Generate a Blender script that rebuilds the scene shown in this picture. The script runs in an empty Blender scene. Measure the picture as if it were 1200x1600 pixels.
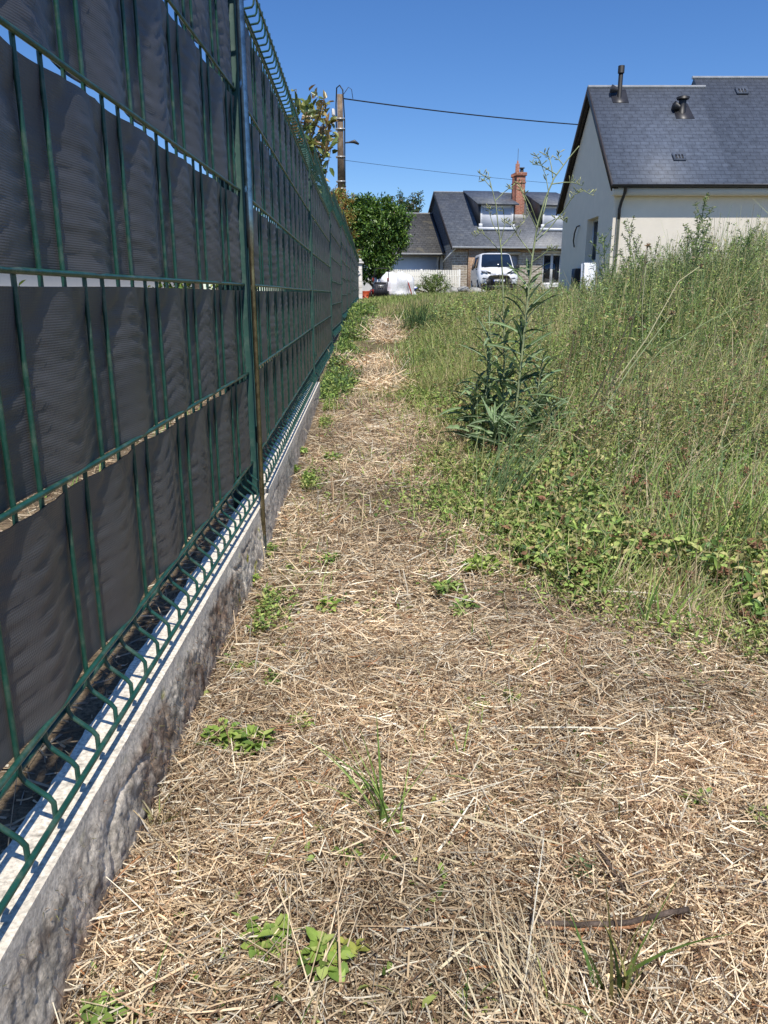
import bpy, math, random
import numpy as np
from mathutils import Vector, Matrix
R = math.radians
random.seed(7); rng = np.random.default_rng(11)
sc = bpy.context.scene; col = sc.collection

# ------------------------------------------------------------------ camera, sky, sun, exposure
EYE = 0.60; TH = R(15.86); F = 1200.0
cam = bpy.data.cameras.new('camera'); camo = bpy.data.objects.new('camera', cam); col.objects.link(camo)
camo.location = (0, 0, EYE); camo.rotation_euler = (R(90) - TH, 0, 0)
cam.sensor_fit = 'VERTICAL'; cam.sensor_height = 24; cam.lens = 18.0
cam.clip_start = 0.02; cam.clip_end = 2000
sc.camera = camo
w = bpy.data.worlds.new('World'); sc.world = w; w.use_nodes = True
nt = w.node_tree; bg = nt.nodes['Background']
sky = nt.nodes.new('ShaderNodeTexSky'); sky.sky_type = 'NISHITA'; sky.sun_disc = False
SUN_EL, SUN_AZ = R(61), R(12)
sky.sun_elevation = SUN_EL; sky.sun_rotation = math.pi - SUN_AZ
sky.altitude = 900; sky.air_density = 1.0; sky.dust_density = 0.25; sky.ozone_density = 6.0
hs = nt.nodes.new('ShaderNodeHueSaturation'); hs.inputs['Saturation'].default_value = 1.18; hs.inputs['Hue'].default_value = .507
nt.links.new(sky.outputs[0], hs.inputs['Color']); nt.links.new(hs.outputs[0], bg.inputs[0]); bg.inputs[1].default_value = 0.14
sl = bpy.data.lights.new('sun', 'SUN'); sl.energy = 5.0; sl.angle = R(0.53); sl.color = (1.0, 0.955, 0.88)
so = bpy.data.objects.new('sun', sl); col.objects.link(so)
sv = Vector((math.sin(SUN_AZ) * math.cos(SUN_EL), -math.cos(SUN_AZ) * math.cos(SUN_EL), math.sin(SUN_EL)))
so.rotation_euler = sv.to_track_quat('Z', 'Y').to_euler(); so.location = (3, -8, 15)
sc.view_settings.view_transform = 'Standard'; sc.view_settings.look = 'None'
sc.view_settings.exposure = 0.0; sc.view_settings.gamma = 1.0

# ------------------------------------------------------------------ helpers
def at(u, v, Y):
    """world point seen at photo pixel (u, v) at distance Y: used to read measurements off the photo"""
    a = (u - 600) / F; b = (800 - v) / F
    t = Y / (math.cos(TH) + b * math.sin(TH))
    return Vector((a * t, Y, EYE + (-math.sin(TH) + b * math.cos(TH)) * t))

def ground_at(u, v):
    lo, hi = 0.2, 60.0
    for _ in range(40):
        m = (lo + hi) / 2; p = at(u, v, m)
        if p.z > zg1(p.x, p.y): lo = m
        else: hi = m
    p = at(u, v, lo); return Vector((p.x, p.y, zg1(p.x, p.y)))

_lat = np.random.default_rng(3).random((256, 256))
def vnoise(x, y, f=1.0, s=0):
    x = np.asarray(x, float) * f + s * 17.3; y = np.asarray(y, float) * f + s * 9.7
    xi = np.floor(x).astype(int); yi = np.floor(y).astype(int)
    fx = x - xi; fy = y - yi; fx = fx * fx * (3 - 2 * fx); fy = fy * fy * (3 - 2 * fy)
    a = _lat[xi % 256, yi % 256]; b = _lat[(xi + 1) % 256, yi % 256]
    c = _lat[xi % 256, (yi + 1) % 256]; d = _lat[(xi + 1) % 256, (yi + 1) % 256]
    return (a * (1 - fx) + b * fx) * (1 - fy) + (c * (1 - fx) + d * fx) * fy
def fbm(x, y, f=1.0, o=4, s=0):
    r = 0; a = .5
    for i in range(o): r = r + a * vnoise(x, y, f * 2 ** i, s + i); a *= .5
    return r
def zg(x, y):
    x = np.asarray(x, float); y = np.asarray(y, float)
    z = np.interp(y, [-400, 2.4, 4.4, 6.9, 9, 12, 26, 40, 60, 500], [0, 0, .03, .10, .17, .25, .44, .60, .8, 1.5])
    b = (vnoise(x, y, 1.3, 5) - .5) * .035 + (vnoise(x, y, 5, 6) - .5) * .02
    b = b * np.clip((x + .30) / .25, 0, 1)
    return z + b * np.clip((14 - y) / 6, 0.2, 1)
def zg1(x, y): return float(zg(np.array([x]), np.array([y]))[0])

class G:
    def __init__(s): s.V = []; s.F = []; s.C = []; s.n = 0
    def add(s, V, Fs, c=None):
        V = np.asarray(V, float).reshape(-1, 3)
        if isinstance(Fs, np.ndarray): Fs = [Fs]
        else:
            d = {}
            for f in Fs: d.setdefault(len(f), []).append(f)
            Fs = [np.array(v) for v in d.values()]
        s.V.append(V)
        for f in Fs: s.F.append(f + s.n)
        if c is None: c = (1, 1, 1)
        c = np.asarray(c, float)
        if c.ndim == 1: c = np.tile(c, (len(V), 1))
        s.C.append(c); s.n += len(V); return s
    def box(s, c, size, rot=None, col_=None, taper=1.0):
        x, y, z = [k / 2 for k in size]
        v = np.array([[-x, -y, -z], [x, -y, -z], [x, y, -z], [-x, y, -z], [-x * taper, -y * taper, z], [x * taper, -y * taper, z], [x * taper, y * taper, z], [-x * taper, y * taper, z]])
        if rot is not None: v = v @ np.array(rot.to_3x3()).T
        return s.add(v + np.array(c), np.array([[0, 3, 2, 1], [4, 5, 6, 7], [0, 1, 5, 4], [1, 2, 6, 5], [2, 3, 7, 6], [3, 0, 4, 7]]), col_)
    def box2(s, a, b, col_=None):
        a = np.array(a, float); b = np.array(b, float); return s.box((a + b) / 2, np.abs(b - a), None, col_)
    def bbox(s, a, b, bev=.01, col_=None):
        """box with chamfered vertical/horizontal edges (24 vertex)"""
        a = np.minimum(a, b).astype(float) if isinstance(a, np.ndarray) else np.minimum(np.array(a, float), np.array(b, float)); b = np.maximum(a, np.array(b, float))
        c = (a + b) / 2; h = (b - a) / 2; V = []; idx = {}
        for sx in (-1, 1):
            for sy in (-1, 1):
                for sz in (-1, 1):
                    for k in range(3):
                        p = np.array([sx, sy, sz]) * (h - bev); p[k] += [sx, sy, sz][k] * bev
                        idx[(sx, sy, sz, k)] = len(V); V.append(p + c)
        Fs = []
        I = idx
        for sx in (-1, 1): Fs.append([I[(sx, -1, -1, 0)], I[(sx, 1, -1, 0)], I[(sx, 1, 1, 0)], I[(sx, -1, 1, 0)]])
        for sy in (-1, 1): Fs.append([I[(-1, sy, -1, 1)], I[(1, sy, -1, 1)], I[(1, sy, 1, 1)], I[(-1, sy, 1, 1)]])
        for sz in (-1, 1): Fs.append([I[(-1, -1, sz, 2)], I[(1, -1, sz, 2)], I[(1, 1, sz, 2)], I[(-1, 1, sz, 2)]])
        for p in (-1, 1):
            for q in (-1, 1):
                Fs.append([I[(p, q, -1, 0)], I[(p, q, 1, 0)], I[(p, q, 1, 1)], I[(p, q, -1, 1)]])
                Fs.append([I[(p, -1, q, 0)], I[(p, 1, q, 0)], I[(p, 1, q, 2)], I[(p, -1, q, 2)]])
                Fs.append([I[(-1, p, q, 1)], I[(1, p, q, 1)], I[(1, p, q, 2)], I[(-1, p, q, 2)]])
                for r in (-1, 1): Fs.append([I[(p, q, r, 0)], I[(p, q, r, 1)], I[(p, q, r, 2)]])
        return s.add(V, Fs, col_)
    def tube(s, P, r, n=6, c=None, cap=True):
        P = np.asarray([tuple(p) for p in P], float); m = len(P)
        r = np.full(m, r, float) if np.isscalar(r) else np.asarray(r, float)
        T = np.gradient(P, axis=0); T /= np.linalg.norm(T, axis=1)[:, None] + 1e-12
        up = np.array([0.12, .97, .2]) if abs(T[0] @ np.array([0, 0, 1.])) > .7 else np.array([0.02, .03, 1.])
        A = np.cross(T, up); A /= np.linalg.norm(A, axis=1)[:, None] + 1e-12; B = np.cross(T, A)
        an = np.arange(n) * 2 * math.pi / n
        V = P[:, None] + r[:, None, None] * (np.cos(an)[None, :, None] * A[:, None] + np.sin(an)[None, :, None] * B[:, None])
        i = np.arange(m - 1)[:, None] * n; j = np.arange(n)[None]; k = (j + 1) % n
        Q = np.stack([i + j, i + k, i + n + k, i + n + j], -1).reshape(-1, 4)
        Fs = list(Q)
        if cap: Fs += [list(range(n)), list(range((m - 1) * n, m * n))]
        if c is not None and np.asarray(c).ndim == 2: c = np.repeat(np.asarray(c), n, 0)
        return s.add(V.reshape(-1, 3), [list(f) for f in Fs], c)
    def grid(s, X, Y, Z, c=None):
        m, n = X.shape; V = np.stack([X, Y, Z], -1).reshape(-1, 3)
        i = np.arange(m - 1)[:, None] * n; j = np.arange(n - 1)[None]
        Q = np.stack([i + j, i + j + 1, i + n + j + 1, i + n + j], -1).reshape(-1, 4)
        if c is not None and np.asarray(c).ndim == 3: c = np.asarray(c).reshape(-1, 3)
        return s.add(V, Q, c)
    def prism(s, poly, d, c=None):
        """poly: list of 3D points (planar), extruded by vector d"""
        P = np.array([tuple(p) for p in poly], float); n = len(P); V = np.vstack([P, P + np.array(d)])
        Fs = [list(range(n))[::-1], list(range(n, 2 * n))] + [[i, (i + 1) % n, n + (i + 1) % n, n + i] for i in range(n)]
        return s.add(V, Fs, c)
    def blades(s, P, az, th0, bend, L, W, C, S=3, taper=1.0, tw=None, wmid=False):
        N = len(P); az = np.broadcast_to(az, N); th0 = np.broadcast_to(th0, N); bend = np.broadcast_to(bend, N); L = np.broadcast_to(L, N); W = np.broadcast_to(W, N)
        h = np.stack([np.cos(az), np.sin(az), 0 * az], -1); zz = np.array([0, 0, 1.])
        tw = rng.uniform(-1.2, 1.2, N) if tw is None else np.broadcast_to(tw, N)
        side = np.stack([-np.sin(az), np.cos(az), 0 * az], -1)
        pos = P.copy(); rows = []
        for k in range(S + 1):
            t = k / S; th = th0 + bend * t
            d = np.sin(th)[:, None] * h + np.cos(th)[:, None] * zz
            nn = np.cross(d, side)
            sd = np.cos(tw)[:, None] * side + np.sin(tw)[:, None] * nn
            ww = W * (1 - taper * t * .92) if not wmid else W * (math.sin(math.pi * min(.92, .12 + .8 * t)))
            rows += [pos - sd * (ww / 2)[:, None], pos + sd * (ww / 2)[:, None]]
            pos = pos + d * (L / S)[:, None]
        V = np.stack(rows, 1).reshape(-1, 3); m = 2 * (S + 1)
        b = np.arange(N)[:, None] * m; k = np.arange(S)[None] * 2
        Q = np.stack([b + k, b + k + 1, b + k + 3, b + k + 2], -1).reshape(-1, 4)
        return s.add(V, Q, np.repeat(C, m, 0))
    def leaves(s, P, D, Nn, L, W, C, fold=.25, droop=.1):
        N = len(P); L = np.broadcast_to(L, N)[:, None]; W = np.broadcast_to(W, N)[:, None]
        D = D / (np.linalg.norm(D, axis=1)[:, None] + 1e-9); S_ = np.cross(D, Nn); S_ /= np.linalg.norm(S_, axis=1)[:, None] + 1e-9; Nn = np.cross(S_, D)
        r1 = P + D * L * .28 + S_ * W * .46 + Nn * fold * W; r2 = P + D * L * .66 + S_ * W * .40 + Nn * (fold * W - droop * L * .4)
        l1 = P + D * L * .28 - S_ * W * .46 + Nn * fold * W; l2 = P + D * L * .66 - S_ * W * .40 + Nn * (fold * W - droop * L * .4)
        tip = P + D * L - Nn * droop * L; V = np.stack([P, r1, r2, tip, l2, l1], 1).reshape(-1, 3)
        b = np.arange(N)[:, None] * 6
        Q = np.concatenate([b + np.array([[0, 1, 2, 3]]), b + np.array([[0, 3, 4, 5]])])
        return s.add(V, Q, np.repeat(C, 6, 0))
    def build(s, name, mat, parent=None, smooth=False):
        me = bpy.data.meshes.new(name); V = np.concatenate(s.V)
        me.vertices.add(len(V)); me.vertices.foreach_set('co', V.ravel().astype(np.float32))
        lt = np.concatenate([np.full(len(f), f.shape[1]) for f in s.F]); li = np.concatenate([f.ravel() for f in s.F])
        me.loops.add(len(li)); me.loops.foreach_set('vertex_index', li.astype(np.int32))
        me.polygons.add(len(lt)); ls = np.concatenate([[0], np.cumsum(lt)[:-1]])
        me.polygons.foreach_set('loop_start', ls.astype(np.int32)); me.polygons.foreach_set('loop_total', lt.astype(np.int32))
        if smooth: me.polygons.foreach_set('use_smooth', np.ones(len(lt), bool))
        at_ = me.color_attributes.new('Col', 'FLOAT_COLOR', 'POINT')
        C = np.concatenate(s.C); at_.data.foreach_set('color', np.hstack([C, np.ones((len(C), 1))]).astype(np.float32).ravel())
        me.update(calc_edges=True); me.validate()
        me.materials.append(mat); o = bpy.data.objects.new(name, me); col.objects.link(o)
        if parent: o.parent = parent
        return o

def tag(o, label=None, cat=None, group=None, kind=None):
    if label: o['label'] = label
    if cat: o['category'] = cat
    if group: o['group'] = group
    if kind: o['kind'] = kind
    return o
def empty(name, loc=(0, 0, 0), rz=0):
    o = bpy.data.objects.new(name, None); col.objects.link(o); o.location = loc; o.rotation_euler = (0, 0, rz); o.empty_display_size = .1; return o
def copy_tree(o, parent=None):
    c = o.copy(); col.objects.link(c); c.parent = parent
    for ch in list(o.children): copy_tree(ch, c)
    return c

# ------------------------------------------------------------------ materials
def newmat(name):
    m = bpy.data.materials.new(name); m.use_nodes = True; n = m.node_tree.nodes; b = n['Principled BSDF']; return m, n, m.node_tree.links, b
def ramp2(n, l, fac, c1, c2, p1=.35, p2=.65):
    r = n.new('ShaderNodeValToRGB'); r.color_ramp.elements[0].position = p1; r.color_ramp.elements[1].position = p2
    r.color_ramp.elements[0].color = (*c1, 1); r.color_ramp.elements[1].color = (*c2, 1); l.new(fac, r.inputs[0]); return r
def noise(n, l, scale, detail=6, rough=.6, vec=None):
    t = n.new('ShaderNodeTexNoise'); t.inputs['Scale'].default_value = scale; t.inputs['Detail'].default_value = detail; t.inputs['Roughness'].default_value = rough
    if vec is None:
        tc = n.new('ShaderNodeTexCoord'); vec = tc.outputs['Object']
    l.new(vec, t.inputs['Vector']); return t
def bump(n, l, h, b, s=.3, d=.01, prev=None):
    u = n.new('ShaderNodeBump'); u.inputs['Strength'].default_value = s; u.inputs['Distance'].default_value = d; l.new(h, u.inputs['Height'])
    if prev: l.new(prev.outputs[0], u.inputs['Normal'])
    l.new(u.outputs[0], b.inputs['Normal']); return u
def plain(name, c, rough=.6, var=.15, scale=8, metal=0, bs=.15, bd=.003, spec=.5, dirt=None):
    m, n, l, b = newmat(name)
    t = noise(n, l, scale); c = np.array(c); r = ramp2(n, l, t.outputs[0], tuple(c * (1 - var)), tuple(np.minimum(c * (1 + var), 1)))
    out = r.outputs[0]
    if dirt:
        t2 = noise(n, l, dirt[1], 8, .7); rr = ramp2(n, l, t2.outputs[0], (0, 0, 0), (1, 1, 1), .5, .75)
        mx = n.new('ShaderNodeMixRGB'); l.new(rr.outputs[0], mx.inputs[0]); l.new(out, mx.inputs[1]); mx.inputs[2].default_value = (*dirt[0], 1); out = mx.outputs[0]
    l.new(out, b.inputs['Base Color']); b.inputs['Roughness'].default_value = rough; b.inputs['Metallic'].default_value = metal
    b.inputs['Specular IOR Level'].default_value = spec
    if bs: bump(n, l, noise(n, l, scale * 6).outputs[0], b, bs, bd)
    return m
def vcol(name, rough=.7, trans=0.0, spec=.3, var=0.0, scale=60, bs=0):
    m, n, l, b = newmat(name)
    a = n.new('ShaderNodeVertexColor'); a.layer_name = 'Col'; out = a.outputs[0]
    if var:
        t = noise(n, l, scale); r = ramp2(n, l, t.outputs[0], (1 - var,) * 3, (1 + var,) * 3)
        mx = n.new('ShaderNodeMixRGB'); mx.blend_type = 'MULTIPLY'; mx.inputs[0].default_value = 1; l.new(out, mx.inputs[1]); l.new(r.outputs[0], mx.inputs[2]); out = mx.outputs[0]
    l.new(out, b.inputs['Base Color']); b.inputs['Roughness'].default_value = rough; b.inputs['Specular IOR Level'].default_value = spec
    if bs: bump(n, l, noise(n, l, scale * 2).outputs[0], b, bs, .004)
    if trans:
        tr = n.new('ShaderNodeBsdfTranslucent'); l.new(out, tr.inputs[0]); ms = n.new('ShaderNodeMixShader'); ms.inputs[0].default_value = trans
        l.new(b.outputs[0], ms.inputs[1]); l.new(tr.outputs[0], ms.inputs[2]); l.new(ms.outputs[0], n['Material Output'].inputs[0])
    return m
def brickm(name, axis, bw, bh, c1, c2, mortar, ms=.01, rough=.7, bs=.5, bd=.01, off=.5, warp=0, stain=None, spec=.4):
    m, n, l, b = newmat(name); tc = n.new('ShaderNodeTexCoord'); sp = n.new('ShaderNodeSeparateXYZ'); cb = n.new('ShaderNodeCombineXYZ')
    src = tc.outputs['Object']
    if warp:
        t = noise(n, l, 1.5 / bh * .35, 2); ad = n.new('ShaderNodeVectorMath'); ad.operation = 'MULTIPLY_ADD'; ad.inputs[1].default_value = (warp,) * 3
        l.new(t.outputs[1], ad.inputs[0]); l.new(src, ad.inputs[2]); src = ad.outputs[0]
    l.new(src, sp.inputs[0]); l.new(sp.outputs[{'x': 0, 'y': 1}[axis]], cb.inputs[0]); l.new(sp.outputs[2], cb.inputs[1])
    br = n.new('ShaderNodeTexBrick'); br.offset = off; br.inputs['Scale'].default_value = 1; br.inputs['Brick Width'].default_value = bw; br.inputs['Row Height'].default_value = bh
    br.inputs['Mortar Size'].default_value = ms; br.inputs['Mortar Smooth'].default_value = .1; br.inputs['Color1'].default_value = (*c1, 1); br.inputs['Color2'].default_value = (*c2, 1); br.inputs['Mortar'].default_value = (*mortar, 1)
    l.new(cb.outputs[0], br.inputs[0]); out = br.outputs[0]
    t3 = noise(n, l, 2.2 / bh * .3, 6); r3 = ramp2(n, l, t3.outputs[0], (.72,) * 3, (1.25,) * 3, .3, .7)
    mx = n.new('ShaderNodeMixRGB'); mx.blend_type = 'MULTIPLY'; mx.inputs[0].default_value = 1; l.new(out, mx.inputs[1]); l.new(r3.outputs[0], mx.inputs[2]); out = mx.outputs[0]
    if stain:
        t2 = noise(n, l, stain[1], 8, .7); rr = ramp2(n, l, t2.outputs[0], (0, 0, 0), (1, 1, 1), stain[2], stain[2] + .15)
        m2 = n.new('ShaderNodeMixRGB'); l.new(rr.outputs[0], m2.inputs[0]); l.new(out, m2.inputs[1]); m2.inputs[2].default_value = (*stain[0], 1); out = m2.outputs[0]
    l.new(out, b.inputs['Base Color']); b.inputs['Roughness'].default_value = rough; b.inputs['Specular IOR Level'].default_value = spec
    iv = n.new('ShaderNodeMath'); iv.operation = 'SUBTRACT'; iv.inputs[0].default_value = 1; l.new(br.outputs[1], iv.inputs[1])
    bump(n, l, iv.outputs[0], b, bs, bd); return m

M = {}
M['wire'] = plain('green_coated_wire', (.012, .064, .046), .34, .25, 40, bs=.1, spec=.5, dirt=((.10, .14, .10), 35))
M['post'] = plain('green_coated_post', (.008, .048, .034), .7, .2, 12, bs=.05, spec=.5, dirt=((.06, .1, .075), 25))
def strip_mat():
    m, n, l, b = newmat('grey_woven_pvc')
    t = noise(n, l, 5, 5); r = ramp2(n, l, t.outputs[0], (.070, .070, .074), (.100, .097, .096)); l.new(r.outputs[0], b.inputs['Base Color'])
    t2 = noise(n, l, 55, 8, .75); r2 = ramp2(n, l, t2.outputs[0], (0, 0, 0), (1, 1, 1), .66, .74)
    mx = n.new('ShaderNodeMixRGB'); l.new(r2.outputs[0], mx.inputs[0]); l.new(r.outputs[0], mx.inputs[1]); mx.inputs[2].default_value = (.17, .16, .15, 1); l.new(mx.outputs[0], b.inputs['Base Color'])
    b.inputs['Roughness'].default_value = .48; b.inputs['Specular IOR Level'].default_value = .45
    tc = n.new('ShaderNodeTexCoord')
    wv = n.new('ShaderNodeTexWave'); wv.bands_direction = 'Z'; wv.inputs['Scale'].default_value = 130; l.new(tc.outputs['Object'], wv.inputs[0])
    wx = n.new('ShaderNodeTexWave'); wx.bands_direction = 'X'; wx.inputs['Scale'].default_value = 130; l.new(tc.outputs['Object'], wx.inputs[0])
    ad = n.new('ShaderNodeMath'); ad.operation = 'ADD'; l.new(wv.outputs[1], ad.inputs[0]); l.new(wx.outputs[1], ad.inputs[1])
    bump(n, l, ad.outputs[0], b, .25, .0006); return m
M['strip'] = strip_mat()
M['concrete'] = vcol('weathered_concrete', .95, 0, .2, .30, 210, .35)
M['leaf'] = vcol('leaf', .6, .24, .16, .25, 40)
M['leaf_far'] = vcol('leaf_far', .6, .22, .16)
M['glossleaf'] = vcol('glossy_leaf', .32, .22, .5, .15, 20)
M['straw'] = vcol('dry_straw', .75, .12, .25, .15, 120)
M['stemm'] = vcol('plant_stem', .6, 0, .3, .2, 60)
M['bark'] = plain('bark', (.12, .09, .065), .9, .4, 15, bs=.6, bd=.01)
M['rod'] = None

# ------------------------------------------------------------------ the ground
def ground():
    xs = np.concatenate([-np.geomspace(300, 1.6, 40), np.arange(-1.5, 5, .05), np.geomspace(5.1, 300, 50)])
    ys = np.concatenate([-np.geomspace(200, 1, 20)[:-1], np.arange(-1, 7, .05), np.geomspace(7.1, 500, 90)])
    Y, X = np.meshgrid(ys, xs, indexing='ij'); g = G(); g.grid(X, Y, zg(X, Y))
    m, n, l, b = newmat('earth_and_thatch')
    t = noise(n, l, 14, 8, .7); r = ramp2(n, l, t.outputs[0], (.10, .072, .045), (.26, .195, .12))
    t2 = noise(n, l, .9, 5, .7); r2 = ramp2(n, l, t2.outputs[0], (0, 0, 0), (1, 1, 1), .42, .6)
    t3 = noise(n, l, 160, 4, .7); r3 = ramp2(n, l, t3.outputs[0], (.55,) * 3, (1.5,) * 3, .35, .65)
    sp = n.new('ShaderNodeSeparateXYZ'); tc = n.new('ShaderNodeTexCoord'); l.new(tc.outputs['Object'], sp.inputs[0])
    mr = n.new('ShaderNodeMapRange'); mr.inputs[1].default_value = 4; mr.inputs[2].default_value = 13; l.new(sp.outputs[1], mr.inputs[0])
    mm = n.new('ShaderNodeMath'); mm.operation = 'MULTIPLY'; l.new(mr.outputs[0], mm.inputs[0]); l.new(r2.outputs[0], mm.inputs[1])
    mx = n.new('ShaderNodeMixRGB'); l.new(mm.outputs[0], mx.inputs[0]); l.new(r.outputs[0], mx.inputs[1]); mx.inputs[2].default_value = (.085, .11, .04, 1)
    m2 = n.new('ShaderNodeMixRGB'); m2.blend_type = 'MULTIPLY'; m2.inputs[0].default_value = 1; l.new(mx.outputs[0], m2.inputs[1]); l.new(r3.outputs[0], m2.inputs[2])
    l.new(m2.outputs[0], b.inputs['Base Color']); b.inputs['Roughness'].default_value = .95; b.inputs['Specular IOR Level'].default_value = .15
    bump(n, l, t3.outputs[0], b, .6, .01)
    tag(g.build('ground', m, None, True), kind='structure')
ground()

# ------------------------------------------------------------------ the green mesh fence
PX = [(-.325, -.665), (-.325, 1.855), (-.402, 4.38), (-.462, 6.85), (-.500, 9.3), (-.552, 11.75), (-.598, 14.2), (-.648, 16.6), (-.700, 19.0), (-.750, 21.4), (-.795, 23.8), (-.840, 26.15)]
OFF = [0, 0, 0, .09, .17, .19, .24, .26, .28, .30, .31]
ROW = [.62, .42, .22, .02, -.18, -.394]           # heights of the horizontal wires from the eye line
def wire_panel(near, parent):
    n = 8 if near else 5; g = G(); L = 2.475; rv = .0026; rh = .0031
    prof = [(.035, .752), (.035, .70), (.034, .685), (.028, .672), (.004, .645), (0, .635), (0, .42), (0, .02), (0, -.394), (0, -.412), (.004, -.420), (.023, -.436), (.027, -.442), (.027, -.458)]
    if near: prof = [(.031, .676), (.031, .648), (.030, .640), (.026, .634), (.004, .630), (0, .624), (0, .42)] + prof[7:]
    for k in range(45):
        x = .0275 + .055 * k; j = random.uniform(-.0008, .0008)
        g.tube([(x + j, -y, EYE + z) for y, z in prof], rv, n, cap=False)
    def hw(y, z):
        g.tube([(x, -y, EYE + z + .0006 * math.sin(x * 3)) for x in np.linspace(-.012, L + .012, 12)], rh, n)
    for z in ROW: hw(.0050, z)
    hw(.0050, .640 if not near else .632); hw(-.0050, -.414); hw(.040 if not near else .036, .715 if not near else .651); hw(.032, -.452)
    return g.build('wire_panel', M['wire'], parent, True)
def strip(near, row, kind, parent, seed):
    nx, nz = (430, 26) if near else (140, 8)
    x = np.linspace(-.004, 2.478, nx); t = np.linspace(0, 1, nz); T, X = np.meshgrid(t, x, indexing='ij')
    z0 = ROW[row + 1] - .001; z1 = ROW[row] - .0125
    xc = .0275 + .055 * (23.5 if kind == 0 else 25.5)
    s = np.clip(-1.5 * np.cos(2 * math.pi * (X - xc) / .22), -1, 1)
    s = -np.cos(2 * math.pi * (X - xc) / .22); off = np.where(s > 0, .0072, .0050) * s
    dd = (1 - T) * (z1 - z0); dx = np.abs(((X - xc + .11) % .22) - .11); deep = .040 + .012 * vnoise(X, T * 0, 5, seed + 2)
    wh = .078 - .050 * (dd / deep) ** 1.5; wed = np.clip((wh - dx) / .016, 0, 1) * np.clip((deep - dd) / .006, 0, 1)
    off = off + wed * .10 * np.clip(deep - dd, 0, 1) - .006 * T * .19
    ph = 7 * vnoise(X, T * 0, 14, seed) ; amp = .0019 * (1 - wed) * (.25 + 1.1 * vnoise(X, T * .6, 9, seed + 4)) * np.clip(np.minimum(T, 1 - T) * 8, 0, 1)
    off = off + amp * np.sin(2 * math.pi * (T * .19 / .021) + ph * 2.2) * (np.abs(np.sin(math.pi * (X - .0275) / .055)) * .95 + .08)
    off = off + (vnoise(X, T, 6, seed + 9) - .5) * .002
    Z = EYE + z0 + T * (z1 - z0) + (vnoise(X, T * 0, 3, seed) - .5) * .003 * T
    g = G(); g.grid(X, -off, Z)
    g.grid(X, -off + .0012, Z)
    return g.build('privacy_strip', M['strip'], parent, True)
fence = empty('mesh_fence', (PX[0][0], PX[0][1], 0))
tag(fence, 'long green wire mesh fence woven with dark grey privacy strips, standing on the concrete plinth', 'fence')
def plc(i):
    (x0, y0), (x1, y1) = PX[i], PX[i + 1]; return math.atan2(y1 - y0, x1 - x0)
protos = []
for i in range(11):
    near = i < 2
    if i < 3:
        p = wire_panel(near, fence)
        for r in range(5): strip(near, r, (r + 1 + i) % 2 if i == 0 else (r + 1) % 2, p, i * 7 + r * 3 + 1)
        last = p
    else:
        p = copy_tree(last, fence)
    a = plc(i); x0, y0 = PX[i]
    p.location = (x0 - PX[0][0] + .022 * math.cos(a), y0 - PX[0][1] + .022 * math.sin(a), OFF[i]); p.rotation_euler = (0, 0, a)
def post(parent, h0, h1):
    g = G()
    g.bbox((-.050, -.020, h0), (-.004, .020, h1), .003)
    g.bbox((-.0085, -.027, h0 + .01), (.0125, -.006, h1 - .01), .0025); g.bbox((-.0085, .006, h0 + .01), (.0125, .027, h1 - .01), .0025)
    p = g.build('post', M['post'], parent)
    c = G(); c.bbox((-.053, -.023, h1 - .004), (-.001, .023, h1 + .012), .005); c.build('post_cap', M['post'], p)
    for z in (EYE + .55, EYE + .12, EYE - .33):
        f = G(); f.bbox((.013, -.006, z - .02), (.019, .006, z + .02), .002); f.tube([(.018, 0, z), (.024, 0, z)], .0045, 6)
        f.build('fixing_clip', M['post'], p)
    return p
for i in range(1, 12):
    oz = OFF[min(i, 10)] if i < 11 else OFF[10]
    p = post(fence, 0.02 + oz * .6, EYE + (.775 if i > 2 else .735) + max(OFF[i - 1], OFF[min(i, 10)]))
    p.location = (PX[i][0] - PX[0][0], PX[i][1] - PX[0][1], 0); p.rotation_euler = (0, 0, plc(min(i, 10)) - R(90))

# the rusty rod standing before the first post
def rod():
    g = G(); zs = np.linspace(.03, 1.62, 40)
    c = [];
    for z in zs:
        k = min(1, max(0, (z - .70) / .06)); c.append(np.array([.20, .17, .10]) * (1 - k) + np.array([.16, .24, .30]) * k)  # upper colour paints the blue sky reflection, brown below is rust
    g.tube([(-.279, 1.70 + .002 * math.sin(z * 4), z) for z in zs], [.0078 if z > .72 else .0055 for z in zs], 4, c)
    m, n, l, b = newmat('galvanised_rod'); a = n.new('ShaderNodeVertexColor'); a.layer_name = 'Col'
    t = noise(n, l, 60, 6); r = ramp2(n, l, t.outputs[0], (.6,) * 3, (1.3,) * 3); mx = n.new('ShaderNodeMixRGB'); mx.blend_type = 'MULTIPLY'; mx.inputs[0].default_value = 1
    l.new(a.outputs[0], mx.inputs[1]); l.new(r.outputs[0], mx.inputs[2]); l.new(mx.outputs[0], b.inputs['Base Color']); b.inputs['Metallic'].default_value = .75; b.inputs['Roughness'].default_value = .16
    tag(g.build('metal_rod', m, None, False), 'thin metal rod, rusty below, painted sky reflection above, upright before the nearest fence post', 'rod')
rod()

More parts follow.
